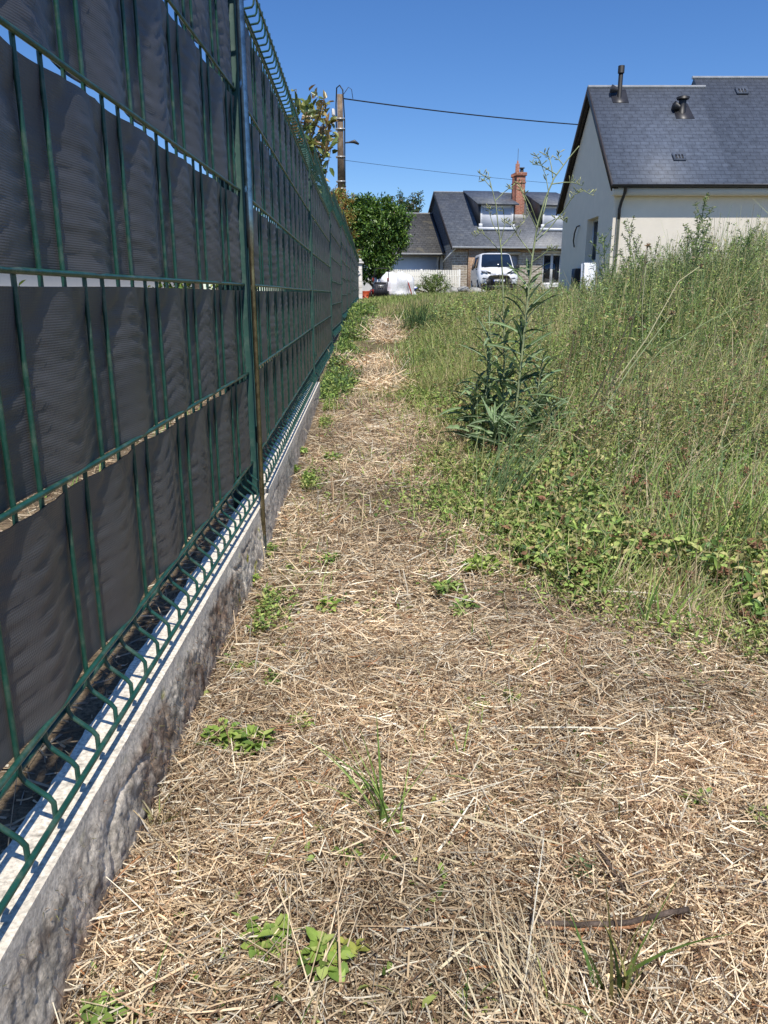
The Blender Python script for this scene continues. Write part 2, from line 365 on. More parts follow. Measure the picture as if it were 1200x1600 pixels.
# ------------------------------------------------------------------ concrete plinth under the fence
def plinth(y0, y1, x0f, x1f, top, rough, name, label, step):
    g = G(); ys = np.arange(y0, y1 + step / 2, step); n = len(ys)
    xf = np.interp(ys, [y0, y1], [x0f, x1f]); W = .052
    hh = np.linspace(0, 1, 56); Yg, H = np.meshgrid(ys, hh, indexing='ij'); XF = xf[:, None] + 0 * H
    zb = -.05; Z = top - H * (top - zb)
    d = np.clip((H * (top - zb) - .012) / .02, 0, 1)
    lump = (fbm(Yg, Z, 14, 3, 1) - .45) * .008 + (fbm(Yg, Z, 75, 4, 2) - .45) * .006 + (vnoise(Yg, Z, 240, 7) - .5) * .0024
    crack = -np.clip(.04 - np.abs(vnoise(Yg, Z, 9, 21) - .5), 0, .04) * .12
    XF = XF + d * (lump * rough + crack * rough + H * .011 * rough) + (fbm(Yg, Z, 60, 2, 3) - .4) * .0016
    k = fbm(Yg, Z, 30, 4, 8)[..., None]; br = (np.clip((fbm(Yg, Z * 1.4, 9, 4, 12) - .36) * 6, 0, 1) * (.45 + .9 * vnoise(Yg, Z, 65, 19)))[..., None] * d[..., None] * (1 if rough > .6 else .25)
    base = np.array([.56, .49, .39]) * (.45 + 1.1 * k) * (.55 + .9 * vnoise(Yg, Z, 170, 3)[..., None]); brown = np.array([.17, .115, .08]) * (.5 + 1.2 * k) * (.6 + .8 * vnoise(Yg, Z, 120, 13)[..., None])
    C = base * (1 - br * .8) + brown * br * .8
    li = np.clip((vnoise(Yg, Z, 26, 33) - .83) * 18, 0, 1)[..., None] * np.clip((fbm(Yg, Z, 90, 2, 4)[..., None] - .3) * 6, 0, 1) * (rough > .6)
    C = C * (1 - li) + np.array([.45, .40, .05]) * li
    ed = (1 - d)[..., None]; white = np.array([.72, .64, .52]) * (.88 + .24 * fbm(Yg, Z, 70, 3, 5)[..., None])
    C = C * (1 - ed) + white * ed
    g.grid(XF, Yg, Z, C)
    # top
    ww = np.linspace(0, 1, 10); Y2, T = np.meshgrid(ys, ww, indexing='ij'); X2 = XF[:, :1] - T * W - (T > .99) * (fbm(Y2, T, 26, 3, 15) - .4) * .010
    Z2 = top + (fbm(Y2, T * .06, 60, 3, 7) - .45) * .0014
    Z2[:, 0] = Z[:, 0]
    sp = np.clip((vnoise(Y2, X2, 190, 5) - .82) * 9, 0, 1)[..., None]
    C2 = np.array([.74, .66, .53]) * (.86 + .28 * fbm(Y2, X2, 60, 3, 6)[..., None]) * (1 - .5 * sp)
    g.grid(X2[:, ::-1], Y2[:, ::-1], Z2[:, ::-1], C2[:, ::-1])
    X3 = np.stack([X2[:, -1], X2[:, -1]], 1); Z3 = np.stack([Z2[:, -1], Z2[:, -1] * 0 - .05], 1); g.grid(X3, np.stack([ys, ys], 1), Z3, (.3, .28, .25))
    for e in (0, -1):   # end caps
        P = [(XF[e, j], ys[e], Z[e, j]) for j in range(56)] + [(X2[e, -1], ys[e], -.05), (X2[e, -1], ys[e], Z2[e, -1])]
        g.add(P, [list(range(len(P)))], (.34, .32, .29))
    return tag(g.build(name, M['concrete'], None, True), label, 'plinth')
plinth(-.6, 1.84, -.283, -.286, EYE - .475, 1.0, 'concrete_plinth', 'rough grey concrete plinth slab with brown moss and a white sunlit top, nearest the camera', .0034)
plinth(1.90, 4.37, -.292, -.362, EYE - .478, .45, 'concrete_plinth', 'cleaner pale concrete plinth slab beyond the nearest fence post', .009)
def footing():
    g = G(); g.bbox((-.37, 1.845, -.05), (-.300, 1.895, EYE - .49), .006, (.36, .34, .31)); tag(g.build('post_footing', M['concrete']), 'small concrete block filling the gap between the two plinth slabs', 'footing')
footing()

# ------------------------------------------------------------------ far setting and buildings
M['render'] = plain('cream_render', (.82, .74, .62), .9, .03, 3, bs=.25, bd=.004, spec=.2)
M['annexr'] = plain('pale_render', (.62, .60, .57), .9, .05, 3, bs=.2, spec=.2)
M['white'] = plain('white_paint', (.80, .79, .76), .45, .03, 4, bs=0)
M['whitep'] = plain('white_pvc', (.74, .75, .76), .35, .03, 4, bs=0)
M['shutter'] = plain('white_shutter', (.60, .62, .66), .5, .03, 3, bs=0)
M['zinc'] = plain('zinc', (.62, .62, .60), .35, .1, 6, metal=.4, bs=0)
M['dark'] = plain('dark_metal_and_shade', (.035, .033, .035), .45, .2, 6, bs=0)
M['fascia'] = plain('dark_brown_fascia', (.035, .026, .024), .6, .2, 6, bs=0)
M['black'] = plain('black_plastic', (.012, .012, .013), .5, .2, 6, bs=0)
M['glass'] = plain('dark_glass', (.012, .018, .028), .06, .2, 2, bs=0, spec=.8)
M['slate_new'] = brickm('new_slate', 'x', .24, .105, (.090, .108, .142), (.102, .122, .158), (.055, .065, .088), .008, .6, .45, .006, spec=.4)
M['slate_old'] = brickm('old_slate', 'x', .22, .11, (.105, .115, .13), (.15, .16, .175), (.06, .065, .075), .008, .5, .5, .008, stain=((.19, .19, .18), 1.2, .55), spec=.5)
M['slate_moss'] = brickm('mossy_slate', 'x', .22, .11, (.075, .076, .08), (.10, .10, .10), (.03, .03, .03), .008, .8, .5, .008, stain=((.16, .145, .11), 1.6, .55), spec=.2)
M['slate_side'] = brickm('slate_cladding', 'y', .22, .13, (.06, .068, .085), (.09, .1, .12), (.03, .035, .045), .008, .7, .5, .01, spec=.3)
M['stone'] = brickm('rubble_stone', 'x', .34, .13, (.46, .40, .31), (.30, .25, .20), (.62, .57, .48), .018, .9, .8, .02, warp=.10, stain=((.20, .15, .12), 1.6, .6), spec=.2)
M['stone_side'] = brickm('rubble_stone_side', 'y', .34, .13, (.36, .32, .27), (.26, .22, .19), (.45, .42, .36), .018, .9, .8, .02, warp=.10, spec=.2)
M['brick'] = brickm('orange_brick', 'x', .22, .07, (.42, .24, .13), (.32, .17, .10), (.50, .42, .32), .012, .85, .6, .008, stain=((.50, .30, .12), 2.5, .55), spec=.2)
M['chim'] = brickm('red_brick', 'x', .22, .075, (.33, .12, .075), (.23, .08, .055), (.40, .27, .2), .009, .85, .6, .008, spec=.2)
M['chims'] = brickm('red_brick_side', 'y', .22, .075, (.33, .12, .075), (.23, .08, .055), (.40, .27, .2), .009, .85, .6, .008, spec=.2)

def right_house():
    t = empty('cream_house', (5.87, 21.0, .35))
    tag(t, 'new cream rendered house with steep blue grey slate roof behind the tall weeds', 'house')
    h = 3.03; D = 5.85; rz = 5.71; rm = 2.92; L = 14; x2 = 2.90
    sl = (rz - h) / rm
    # walls
    g = G(); g.add([(0, 0, -1), (L, 0, -1), (L, 0, h), (0, 0, h)], [[0, 1, 2, 3]]); g.add([(L, 0, -1), (L, D, -1), (L, D, h), (L, 0, h)], [[0, 1, 2, 3]])
    g.add([(0, D, -1), (L, D, -1), (L, D, h), (0, D, h)], [[3, 2, 1, 0]])
    # gable wall with a window opening
    a, b_, c, d = 1.42, 2.62, 1.12, 2.30                       # window: y from, y to, z from, z to
    yv = [0, a, b_, D]; zv = [-1, c, d, h]
    for i in range(3):
        for j in range(3):
            if i == 1 and j == 1: continue
            g.add([(0, yv[i + 1], zv[j]), (0, yv[i], zv[j]), (0, yv[i], zv[j + 1]), (0, yv[i + 1], zv[j + 1])], [[0, 1, 2, 3]])
    g.add([(0, D, h), (0, 0, h), (0, rm, rz - .08)], [[0, 1, 2]])
    for q in ([(0, a, c), (.2, a, c), (.2, a, d), (0, a, d)], [(0, b_, c), (0, b_, d), (.2, b_, d), (.2, b_, c)], [(0, a, d), (.2, a, d), (.2, b_, d), (0, b_, d)], [(0, a, c), (0, b_, c), (.2, b_, c), (.2, a, c)]): g.add(q, [[0, 1, 2, 3]])
    g.build('wall', M['render'], t)
    wdw = G(); wdw.box2((.17, a, c), (.21, a + .07, d)); wdw.box2((.17, b_ - .07, c), (.21, b_, d)); wdw.box2((.17, a + .07, d - .07), (.21, b_ - .07, d)); wdw.box2((.17, a + .07, c), (.21, b_ - .07, c + .07)); wdw.box2((.175, (a + b_) / 2 - .03, c + .07), (.205, (a + b_) / 2 + .03, d - .07))
    wf = wdw.build('window', M['zinc'], t)
    p = G(); p.box2((.195, a + .02, c + .02), (.20, b_ - .02, d - .02)); p.build('pane', M['glass'], wf)
    s = G(); s.box2((-.05, a - .05, c - .07), (.18, b_ + .05, c - .001)); s.build('sill', M['render'], wf)
    # roof slabs
    o = .26; vo = .16; th = .10
    def slab(x0, x1, ya, za, yb, zb, y_sign):
        gg = G(); gg.prism([(x0, ya, za), (x1, ya, za), (x1, yb, zb), (x0, yb, zb)], (0, 0, th)); return gg
    yf, zf = -o, h - sl * o + .02
    g = slab(-vo, x2, yf, zf, rm, rz, 1); Y2r = rm + .34; Z2r = rz + sl * .34
    g.prism([(x2, yf, zf), (L, yf, zf), (L, Y2r, Z2r), (x2, Y2r, Z2r)], (0, 0, th))
    g.build('roof', M['slate_new'], t)
    g = G(); g.prism([(-vo, D + o, zf), (x2, D + o, zf), (x2, rm, rz), (-vo, rm, rz)], (0, 0, th)); g.prism([(x2, D + 1.3, zf), (L, D + 1.3, zf), (L, Y2r, Z2r), (x2, Y2r, Z2r)], (0, 0, th)); g.build('roof', M['slate_new'], t)
    g = G(); g.add([(x2, rm, rz), (x2, Y2r, Z2r), (x2, D + 1.3, zf), (x2, rm, rz - 1)], [[0, 1, 2, 3]]); g.build('side_gable', M['dark'], t)
    # ridge strips
    g = G(); g.tube([(-vo, rm, rz + th + .01), (x2 + .22, rm, rz + th + .01)], .045, 8); g.tube([(x2 - .05, Y2r, Z2r + th + .01), (L, Y2r, Z2r + th + .01)], .045, 8); g.build('ridge_strip', M['zinc'], t)
    # verge boards
    g = G()
    for (ya, za, yb, zb) in ((yf - .02, zf, rm, rz), (D + o + .02, zf, rm, rz)):
        g.prism([(-vo - .02, ya, za - .08), (-vo - .02, yb, zb - .08), (-vo - .02, yb, zb + th + .015), (-vo - .02, ya, za + th + .015)], (.03, 0, 0))
        g.prism([(-vo + .012, ya, za - .006), (-vo + .012, yb, zb - .006), (.0, yb, zb - .006), (.0, ya, za - .006)], (0, 0, -.02))
    g.build('verge', M['fascia'], t)
    # soffit, fascia and gutter
    g = G(); g.box2((-.10, -o + .03, zf - .17), (L, -.001, zf - .14)); g.box2((-.10, -o + .002, zf - .17), (L, -o + .028, zf - .01)); g.build('soffit', M['render'], t)
    gt = G(); an = np.linspace(math.pi, 2 * math.pi, 9)
    P = [(-.16, -o - .07 + .07 * math.cos(q), zf + .07 + .07 * math.sin(q)) for q in an]; gt.prism(P, (L + .16, 0, 0)); gt.build('gutter', M['dark'], t)
    dp = G(); dp.tube([(.17, -o - .05, h - .22), (.17, -o - .03, h - .34), (.15, -.1, h - .55), (.13, -.07, h - .7), (.13, -.07, h - .95)], .04, 8); o1 = dp.build('downpipe', M['dark'], t, True)
    dp = G(); dp.tube([(.13, -.07, h - .95), (.13, -.07, -.6)], .042, 8); dp.build('downpipe', M['zinc'], t, True)
    # flue, cowl, vent tiles (on the front slope)
    def on(x, y): return Vector((x, y, zf + (y + o) * sl + th))
    p = on(.63, 2.55); f = G(); f.tube([p + Vector((0, 0, -.2)), p + Vector((0, 0, .60))], .062, 12); fo = f.build('flue', M['black'], t, True)
    f = G(); f.tube([p + Vector((0, 0, .58)), p + Vector((0, 0, .76))], .088, 12); f.build('flue_cap', M['black'], fo)
    f = G(); f.prism([p + Vector((-.22, -.2, -.2)), p + Vector((.22, -.2, -.2)), p + Vector((.22, .2, .21)), p + Vector((-.22, .2, .21))], (0, 0, .015)); f.tube([p + Vector((-.07, 0, .16)), p + Vector((-.24, 0, .20))], [.06, .11], 10); f.build('flashing_or_shadow_band', M['dark'], fo)
    p = on(2.22, 2.05); f = G(); f.tube([p + Vector((0, 0, -.2)), p + Vector((0, 0, .22)), p + Vector((0, 0, .30))], [.12, .10, .10], 12); fo = f.build('vent_cowl', M['black'], t, True)
    f = G(); f.tube([p + Vector((0, 0, .28)), p + Vector((0, 0, .33)), p + Vector((0, 0, .37))], [.16, .18, .07], 12); f.tube([p + Vector((-.1, -.02, .08)), p + Vector((-.24, -.05, .12))], [.07, .12], 8); f.build('vent_cap', M['black'], fo, True)
    f = G(); f.prism([p + Vector((-.22, -.26, -.26)), p + Vector((.28, -.26, -.26)), p + Vector((.2, .2, .21)), p + Vector((-.2, .2, .21))], (0, 0, .02)); f.build('flashing_or_shadow_band', M['dark'], fo)
    for x, y in ((1.72, .52), (4.07, 2.74)):
        p = on(x, y); f = G(); f.prism([p + Vector((-.16, -.1, -.1)), p + Vector((.16, -.1, -.1)), p + Vector((.16, .1, .11)), p + Vector((-.16, .1, .11))], (0, -.03, .03)); vt = f.build('vent_tile', M['slate_new'], t)
        f = G()
        for k in (-1, 0, 1): f.prism([p + Vector((k * .08 - .022, -.085, -.055)), p + Vector((k * .08 + .022, -.085, -.055)), p + Vector((k * .08 + .022, .02, .05)), p + Vector((k * .08 - .022, .02, .05))], (0, -.012, .03))
        f.build('slot', M['black'], vt)
    g = G(); P = [Vector((-.06, 3.7 - .5 * math.sin(k / 8 * 1.5), 2.16 + -.55 * (1 - math.cos(k / 8 * 1.5)) + .0)) for k in range(9)]
    g.tube([(-.05, 3.35, 2.2), (-.09, 3.5, 2.18), (-.1, 3.68, 2.02), (-.09, 3.80, 1.8), (-.05, 3.82, 1.62)], .022, 6); g.build('cable_end', M['dark'], t)
    bx = G(); bx.bbox((-.16, 3.0, .30), (-.002, 3.45, .98), .01); mb = bx.build('meter_box', M['dark'], t)
    bx = G(); bx.bbox((-.175, 3.04, .36), (-.161, 3.41, .92), .004); bx.build('door', M['dark'], mb)
    return t
right_house()
def white_box():
    p = at(921, 425, 20.2); g = G(); g.bbox((p.x - .16, p.y, .2), (p.x + .16, p.y + .25, p.z + .22), .02); b = g.build('utility_box', M['whitep'])
    g = G(); g.bbox((p.x - .13, p.y - .012, .3), (p.x + .13, p.y - .001, p.z + .18), .004); g.build('door', M['whitep'], b); tag(b, 'small white utility box among the weeds by the cream house gable', 'box')
white_box()

def far_house():
    t = empty('stone_house', (3.72, 44.0, .72), R(8.5))
    tag(t, 'old stone house with grey slate roof, two dormers and a red brick chimney', 'house')
    h = 2.50; rh = 5.55; rd = 4.55; L = 13.5; D = 9.1; o = .38; sl = (rh - h) / rd
    # front wall pieces round the openings
    ops = [(1.62, 3.75, -.2, 1.95), (5.15, 6.25, .32, 2.05)]
    g = G(); xs = [0] + [q for op in ops for q in op[:2]] + [L]
    for i in range(0, len(xs) - 1):
        if i % 2 == 0: g.add([(xs[i], 0, -1), (xs[i + 1], 0, -1), (xs[i + 1], 0, h), (xs[i], 0, h)], [[0, 1, 2, 3]])
        else:
            op = ops[i // 2]; g.add([(op[0], 0, op[3]), (op[1], 0, op[3]), (op[1], 0, h), (op[0], 0, h)], [[0, 1, 2, 3]]); g.add([(op[0], 0, -1), (op[1], 0, -1), (op[1], 0, op[2]), (op[0], 0, op[2])], [[0, 1, 2, 3]])
            for x in op[:2]: g.add([(x, 0, op[2]), (x, .25, op[2]), (x, .25, op[3]), (x, 0, op[3])], [[0, 1, 2, 3]])
            g.add([(op[0], 0, op[3]), (op[1], 0, op[3]), (op[1], .25, op[3]), (op[0], .25, op[3])], [[0, 1, 2, 3]])
    g.build('wall', M['stone'], t)
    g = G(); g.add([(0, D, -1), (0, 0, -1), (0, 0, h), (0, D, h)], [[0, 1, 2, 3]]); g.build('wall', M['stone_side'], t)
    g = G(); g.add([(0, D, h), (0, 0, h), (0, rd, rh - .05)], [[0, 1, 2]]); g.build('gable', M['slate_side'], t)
    g = G(); g.add([(L, D, -1), (0, D, -1), (0, D, h), (L, D, h)], [[0, 1, 2, 3]]); g.add([(L, 0, -1), (L, D, -1), (L, D, h), (L, rd, rh), (L, 0, h)], [[0, 1, 2, 3, 4]]); g.build('wall', M['annexr'], t)
    # roof
    g = G(); zf = h - sl * o + .04
    g.prism([(-.12, -o, zf), (L, -o, zf), (L, rd, rh), (-.12, rd, rh)], (0, 0, .09)); g.build('roof', M['slate_old'], t)
    g = G(); g.prism([(-.12, D + o, zf), (L, D + o, zf), (L, rd, rh), (-.12, rd, rh)], (0, 0, .09)); g.build('roof', M['slate_old'], t)
    g = G(); g.tube([(-.12, rd, rh + .09), (L, rd, rh + .09)], .045, 6); g.build('ridge_strip', M['zinc'], t)
    g = G()
    for ya, za in ((-o, zf), (D + o, zf)): g.prism([(-.15, ya, za - .12), (-.15, rd, rh - .12), (-.15, rd, rh + .10), (-.15, ya, za + .10)], (.028, 0, 0))
    g.build('verge', M['fascia'], t)
    g = G(); g.tube([(-.12, -o - .06, zf), (L, -o - .06, zf)], .06, 6); g.build('gutter', M['zinc'], t)
    g = G(); g.box2((0, -.02, h - .42), (L, -.001, h - .26)); g.build('brick_course', M['brick'], t)
    g = G(); g.box2((.86, -.22, -1), (1.72, -.002, h - .18)); g.build('brick_pier', M['brick'], t)
    g = G(); g.box2((1.72, -.05, 1.95), (3.85, -.002, 2.10)); g.build('lintel', M['zinc'], t)
    g = G(); g.box2((1.62, .2, -.2), (3.75, .24, 1.95)); g.build('garage_door', M['shutter'], t)
    # french window
    x0, x1, z0, z1 = ops[1]; g = G()
    for a in (x0, x1 - .09, (x0 + x1) / 2 - .07): g.box2((a, .10, z0), (a + (.14 if a not in (x0, x1 - .09) else .09), .16, z1))
    g.box2((x0 + .09, .102, z1 - .12), (x1 - .09, .158, z1)); g.box2((x0 + .09, .102, z0), (x1 - .09, .158, z0 + .16)); wn = g.build('window', M['white'], t)
    g = G(); g.box2((x0 + .02, .13, z0 + .02), (x1 - .02, .135, z1 - .02)); g.build('pane', M['glass'], wn)
    g = G(); g.box2((x0 - .08, -.10, z0 - .10), (x1 + .08, .10, z0 - .002)); g.build('sill', M['white'], wn)
    g = G(); g.box2((x0 - .12, -.03, z1 + .002), (x1 + .12, -.002, z1 + .16)); g.build('lintel', M['zinc'], wn)
    # dormers
    def dormer(x0, wd):
        yf = 1.0; zb = zf + (yf + o) * sl + .09; zt = zb + 1.30; zr = rh + .05
        g = G()
        yb = (zb - 0 - zf - .09) / sl - o
        # cheeks, their shade put in as a near black colour
        ys = rd - .12
        for x in (x0, x0 + wd): g.prism([(x, yf, zb - .05), (x, yf, zt), (x, ys, rh + .02), ], (.05 if x == x0 else -.05, 0, 0))
        d = g.build('dormer', M['dark'], t)
        g = G(); g.prism([(x0 - .18, yf - .22, zt - .02), (x0 + wd + .18, yf - .22, zt - .02), (x0 + wd + .05, rd - .06, rh + .11), (x0 - .10, rd - .06, rh + .11)], (0, 0, .07)); g.build('dormer_roof', M['slate_old'], d)
        g = G(); g.box2((x0 + .051, yf + .02, zb - .02), (x0 + .16, yf + .12, zt)); g.box2((x0 + wd - .16, yf + .02, zb - .02), (x0 + wd - .051, yf + .12, zt)); g.box2((x0 + .16, yf + .022, zt - .12), (x0 + wd - .16, yf + .12, zt)); g.box2((x0 - .06, yf - .1, zb - .02), (x0 + wd + .06, yf + .018, zb + .13)); g.box2((x0 - .02, yf - .02, zb + .131), (x0 + .18, yf + .018, zb + .32)); g.box2((x0 + wd - .18, yf - .02, zb + .131), (x0 + wd + .02, yf + .018, zb + .32))
        g.build('window_frame', M['whitep'], d)
        g = G(); g.box2((x0 + .16, yf + .05, zb), (x0 + wd - .16, yf + .07, zt - .12)); g.build('roller_shutter', M['shutter'], d)
    dormer(1.72, 2.0); dormer(5.30, 2.0)
    # chimney
    cx, cy = 4.42, 2.6; g = G(); g.bbox((cx - .26, cy - .32, 3.0), (cx + .26, cy + .55, 6.30), .01)
    c = g.build('chimney', M['chim'], t)
    g = G(); g.bbox((cx - .32, cy - .38, 6.30), (cx + .32, cy + .61, 6.48), .01); g.bbox((cx - .29, cy - .35, 5.9), (cx + .29, cy + .58, 5.99), .01); g.build('chimney_cap', M['chim'], c)
    g = G(); g.tube([(cx - .14, cy, 6.48), (cx - .14, cy, 6.95)], .12, 10); g.tube([(cx - .14, cy, 6.95), (cx - .14, cy, 7.12)], [.06, .04], 8); g.build('chimney_pot', M['chim'], c)
    g = G(); g.tube([(cx + .12, cy, 6.48), (cx + .12, cy, 6.70)], .10, 10); g.tube([(cx + .12, cy, 6.72), (cx + .12, cy, 6.76)], .16, 10); g.build('cowl', M['dark'], c)
    g = G(); g.bbox((cx - .34, cy - .44, zf + (cy - .4 + o) * sl + .0), (cx + .34, cy - .321, zf + (cy - .4 + o) * sl + .22), .01); g.build('flashing_or_shadow_band', M['zinc'], c)
    g = G(); g.tube([(cx - .14, cy, 7.1), (cx - .14, cy, 7.75)], .012, 4); g.build('lightning_rod', M['dark'], c)
    # downpipe at the corner
    g = G(); g.tube([(.08, -o - .03, zf - .05), (-.2, -.25, zf - .35), (-.55, -.1, zf - .75)], .04, 6); g.build('downpipe', M['zinc'], t)
    return t
far_house()

def annex():
    c, s = math.cos(R(8.5)), math.sin(R(8.5)); ox, oy = 3.72, 44.0
    lx, ly = -4.9, 2.2
    t = empty('rendered_annex', (ox + lx * c - ly * s, oy + lx * s + ly * c, .72), R(8.5))
    tag(t, 'low pale annex with mossy slate roof and white garage door beside the stone house', 'annex')
    W = 4.88; D = 6.4; h = 2.28; rd = 3.2; rh = 4.42; o = .42; sl = (rh - h) / rd; zf = h - sl * o + .05
    g = G(); a, b_, zt = 1.9, 4.5, 1.9
    g.add([(0, 0, -1), (a, 0, -1), (a, 0, h), (0, 0, h)], [[0, 1, 2, 3]]); g.add([(b_, 0, -1), (W, 0, -1), (W, 0, h), (b_, 0, h)], [[0, 1, 2, 3]]); g.add([(a, 0, zt), (b_, 0, zt), (b_, 0, h), (a, 0, h)], [[0, 1, 2, 3]])
    g.add([(0, D, -1), (0, 0, -1), (0, 0, h), (0, rd, rh), (0, D, h)], [[0, 1, 2, 3, 4]]); g.add([(W, D, -1), (0, D, -1), (0, D, h), (W, D, h)], [[0, 1, 2, 3]])
    g.build('wall', M['annexr'], t)
    g = G(); g.box2((a, -.03, -1), (b_, .02, zt)); g.build('garage_door', M['white'], t)
    g = G(); g.prism([(-.2, -o, zf), (W, -o, zf), (W, rd, rh), (-.2, rd, rh)], (0, 0, .08)); g.build('roof', M['slate_moss'], t)
    g = G(); g.prism([(-.2, D + o, zf), (W, D + o, zf), (W, rd, rh), (-.2, rd, rh)], (0, 0, .08)); g.build('roof', M['slate_moss'], t)
    g = G(); g.tube([(-.2, rd, rh + .09), (W, rd, rh + .09)], .06, 6); g.build('ridge_strip', M['zinc'], t)
    g = G(); g.tube([(-.2, -o - .06, zf - .02), (W, -o - .06, zf - .02)], .065, 6); g.build('gutter', M['zinc'], t)
    g = G(); g.box2((-.1, -o + .02, zf - .10), (W, -.002, zf - .06)); g.build('soffit', M['dark'], t)
    g = G(); g.tube([(W - .25, -o, zf - .05), (W - .25, -.1, zf - .4), (W - .25, -.08, -.5)], .04, 6); g.build('downpipe', M['dark'], t)
    g = G(); g.prism([(W - .16, -o - .1, zf), (W - .16, rd, rh), (W - .16, rd, rh + .10), (W - .16, -o - .1, zf + .10)], (.159, 0, .03)); g.build('flashing_or_shadow_band', M['dark'], t)  # dark strip paints the shadow band between annex roof and gable
annex()

def picket():
    M['fencew'] = plain('cream_fence_paint', (.70, .67, .58), .5, .05, 4, bs=0)
    a = at(598, 421, 36.5); b = at(719, 421, 37.6); n = 44; t = empty('picket_fence', (a.x, a.y, zg1(a.x, a.y)), math.atan2(b.y - a.y, b.x - a.x)); L = (b - a).length
    tag(t, 'white board picket fence in front of the pale annex', 'fence'); zt = a.z - t.location.z
    for k in range(n):
        x = k * L / n; g = G(); g.bbox((x, 0, .03), (x + L / n - .022, .022, zt + random.uniform(-.008, .008)), .004); g.build('board', M['fencew'], t)
    g = G(); g.box2((0, .024, .3), (L, .06, .38)); g.box2((0, .024, zt - .3), (L, .06, zt - .22)); g.build('rail', M['white'], t)
    g = G()
    for x in (0, L / 2, L): g.bbox((x - .05, .062, -.1), (x + .05, .15, zt + .03), .008)
    g.build('post', M['white'], t)
picket()

def pillar():
    p = at(561.5, 467, 26.6); t = empty('gate_pillar', (p.x, p.y, zg1(p.x, p.y) - .03)); tag(t, 'slim white block pillar with cap at the far end of the green fence', 'pillar')
    h = at(561.5, 412, 26.6).z - t.location.z; m = brickm('pale_block', 'x', 3, .19, (.70, .67, .62), (.66, .62, .57), (.42, .38, .34), .008, .8, .4, .005)
    g = G(); g.bbox((-.10, -.10, 0), (.10, .10, h), .008); g.build('shaft', m, t)
    g = G(); g.bbox((-.15, -.15, h + .001), (.15, .15, h + .06), .01); g.box((0, 0, h + .11), (.24, .24, .09), taper=.55); g.build('cap', M['annexr'], t)
pillar()

def pole():
    Y = 27.5; p = at(531, 148, Y); zt = p.z; t = empty('utility_pole', (p.x, Y, zg1(p.x, Y))); tag(t, 'brown grey concrete utility pole with dark square holes rising behind the green fence', 'utility pole'); zt -= t.location.z
    m = plain('pole_concrete', (.20, .14, .09), .9, .35, 6, bs=.6, dirt=((.32, .25, .17), 9)); g = G()
    n = 8; pitch = .72; w0, w1 = .19, .105
    z = 0; segs = []
    hz = [zt - 3.05 - k * .52 for k in range(6)]
    # ladder-like shaft: solid webs with square openings
    prev = 0.0; 
    for q in sorted(hz):
        segs.append((prev, q - .09, 1)); segs.append((q - .09, q + .09, 0)); prev = q + .09
    segs.append((prev, zt, 1))
    for a, b_, solid in segs:
        wa = w0 + (w1 - w0) * a / zt; wb = w0 + (w1 - w0) * b_ / zt; wa, wb = max(wa, .10), max(wb, .10)
        for sx in ((-1, 1) if not solid else (0,)):
            if solid: g.box((0, 0, (a + b_) / 2), (2 * wa * .78, .26, b_ - a), taper=wb / wa)
            else: g.box((sx * wa * .56, 0, (a + b_) / 2), (wa * .44, .26, b_ - a))
    g.build('shaft', m, t)
    g = G()
    for a, b_, solid in segs:
        if not solid: g.box2((-.12, .08, a), (.12, .12, b_))
    g.build('recess', M['black'], t)
    g = G()
    for z in (zt - .72, zt - 1.02, zt - 1.85, zt - 2.6, zt - 2.82): g.box((0, 0, z), (.31, .29, .03))
    g.build('strap', M['zinc'], t)
    g = G(); g.tube([(.13, -.1, .3), (.14, -.12, zt - 2), (.15, -.12, zt - .8), (.12, -.1, zt - .2), (.1, -.1, zt + .12), (0, -.05, zt + .26), (-.1, 0, zt + .2), (-.13, 0, zt - .3), (-.13, 0, zt - 1)], .022, 5); g.tube([(.12, -.05, zt), (.28, 0, zt + .22), (.38, 0, zt + .15), (.42, 0, zt - .12)], .01, 4); g.build('cable_loop', M['black'], t, True)
    g = G(); g.bbox((-.27, -.1, zt - .62), (-.17, .1, zt - .42), .02); g.bbox((-.27, -.1, zt - .9), (-.19, .06, zt - .72), .02); g.build('insulator', M['annexr'], t)
    g = G(); g.tube([(.15, 0, zt - 1.42), (.32, 0, zt - 1.40), (.45, 0, zt - 1.38), (.60, 0, zt - 1.46)], [.02, .03, .06, .03], 8); g.build('lamp_arm', M['dark'], t)
    return t
pl = pole()
def cable(p, q, sag, r, label):
    P = []
    for k in range(41):
        s = k / 40; v = p.lerp(q, s); v.z -= sag * 4 * s * (1 - s); P.append(v)
    g = G(); g.tube(P, r, 5); tag(g.build('overhead_cable', M['black'], None, True), label, 'cable')
cable(at(536, 154, 27.5), at(985, 200, 33), .10, .021, 'thick black twisted overhead cable running from the pole top to the right')
cable(at(536, 250, 27.5), at(1010, 296, 40), .12, .0065, 'thin overhead wire leaving the pole lower down, passing behind the chimney')

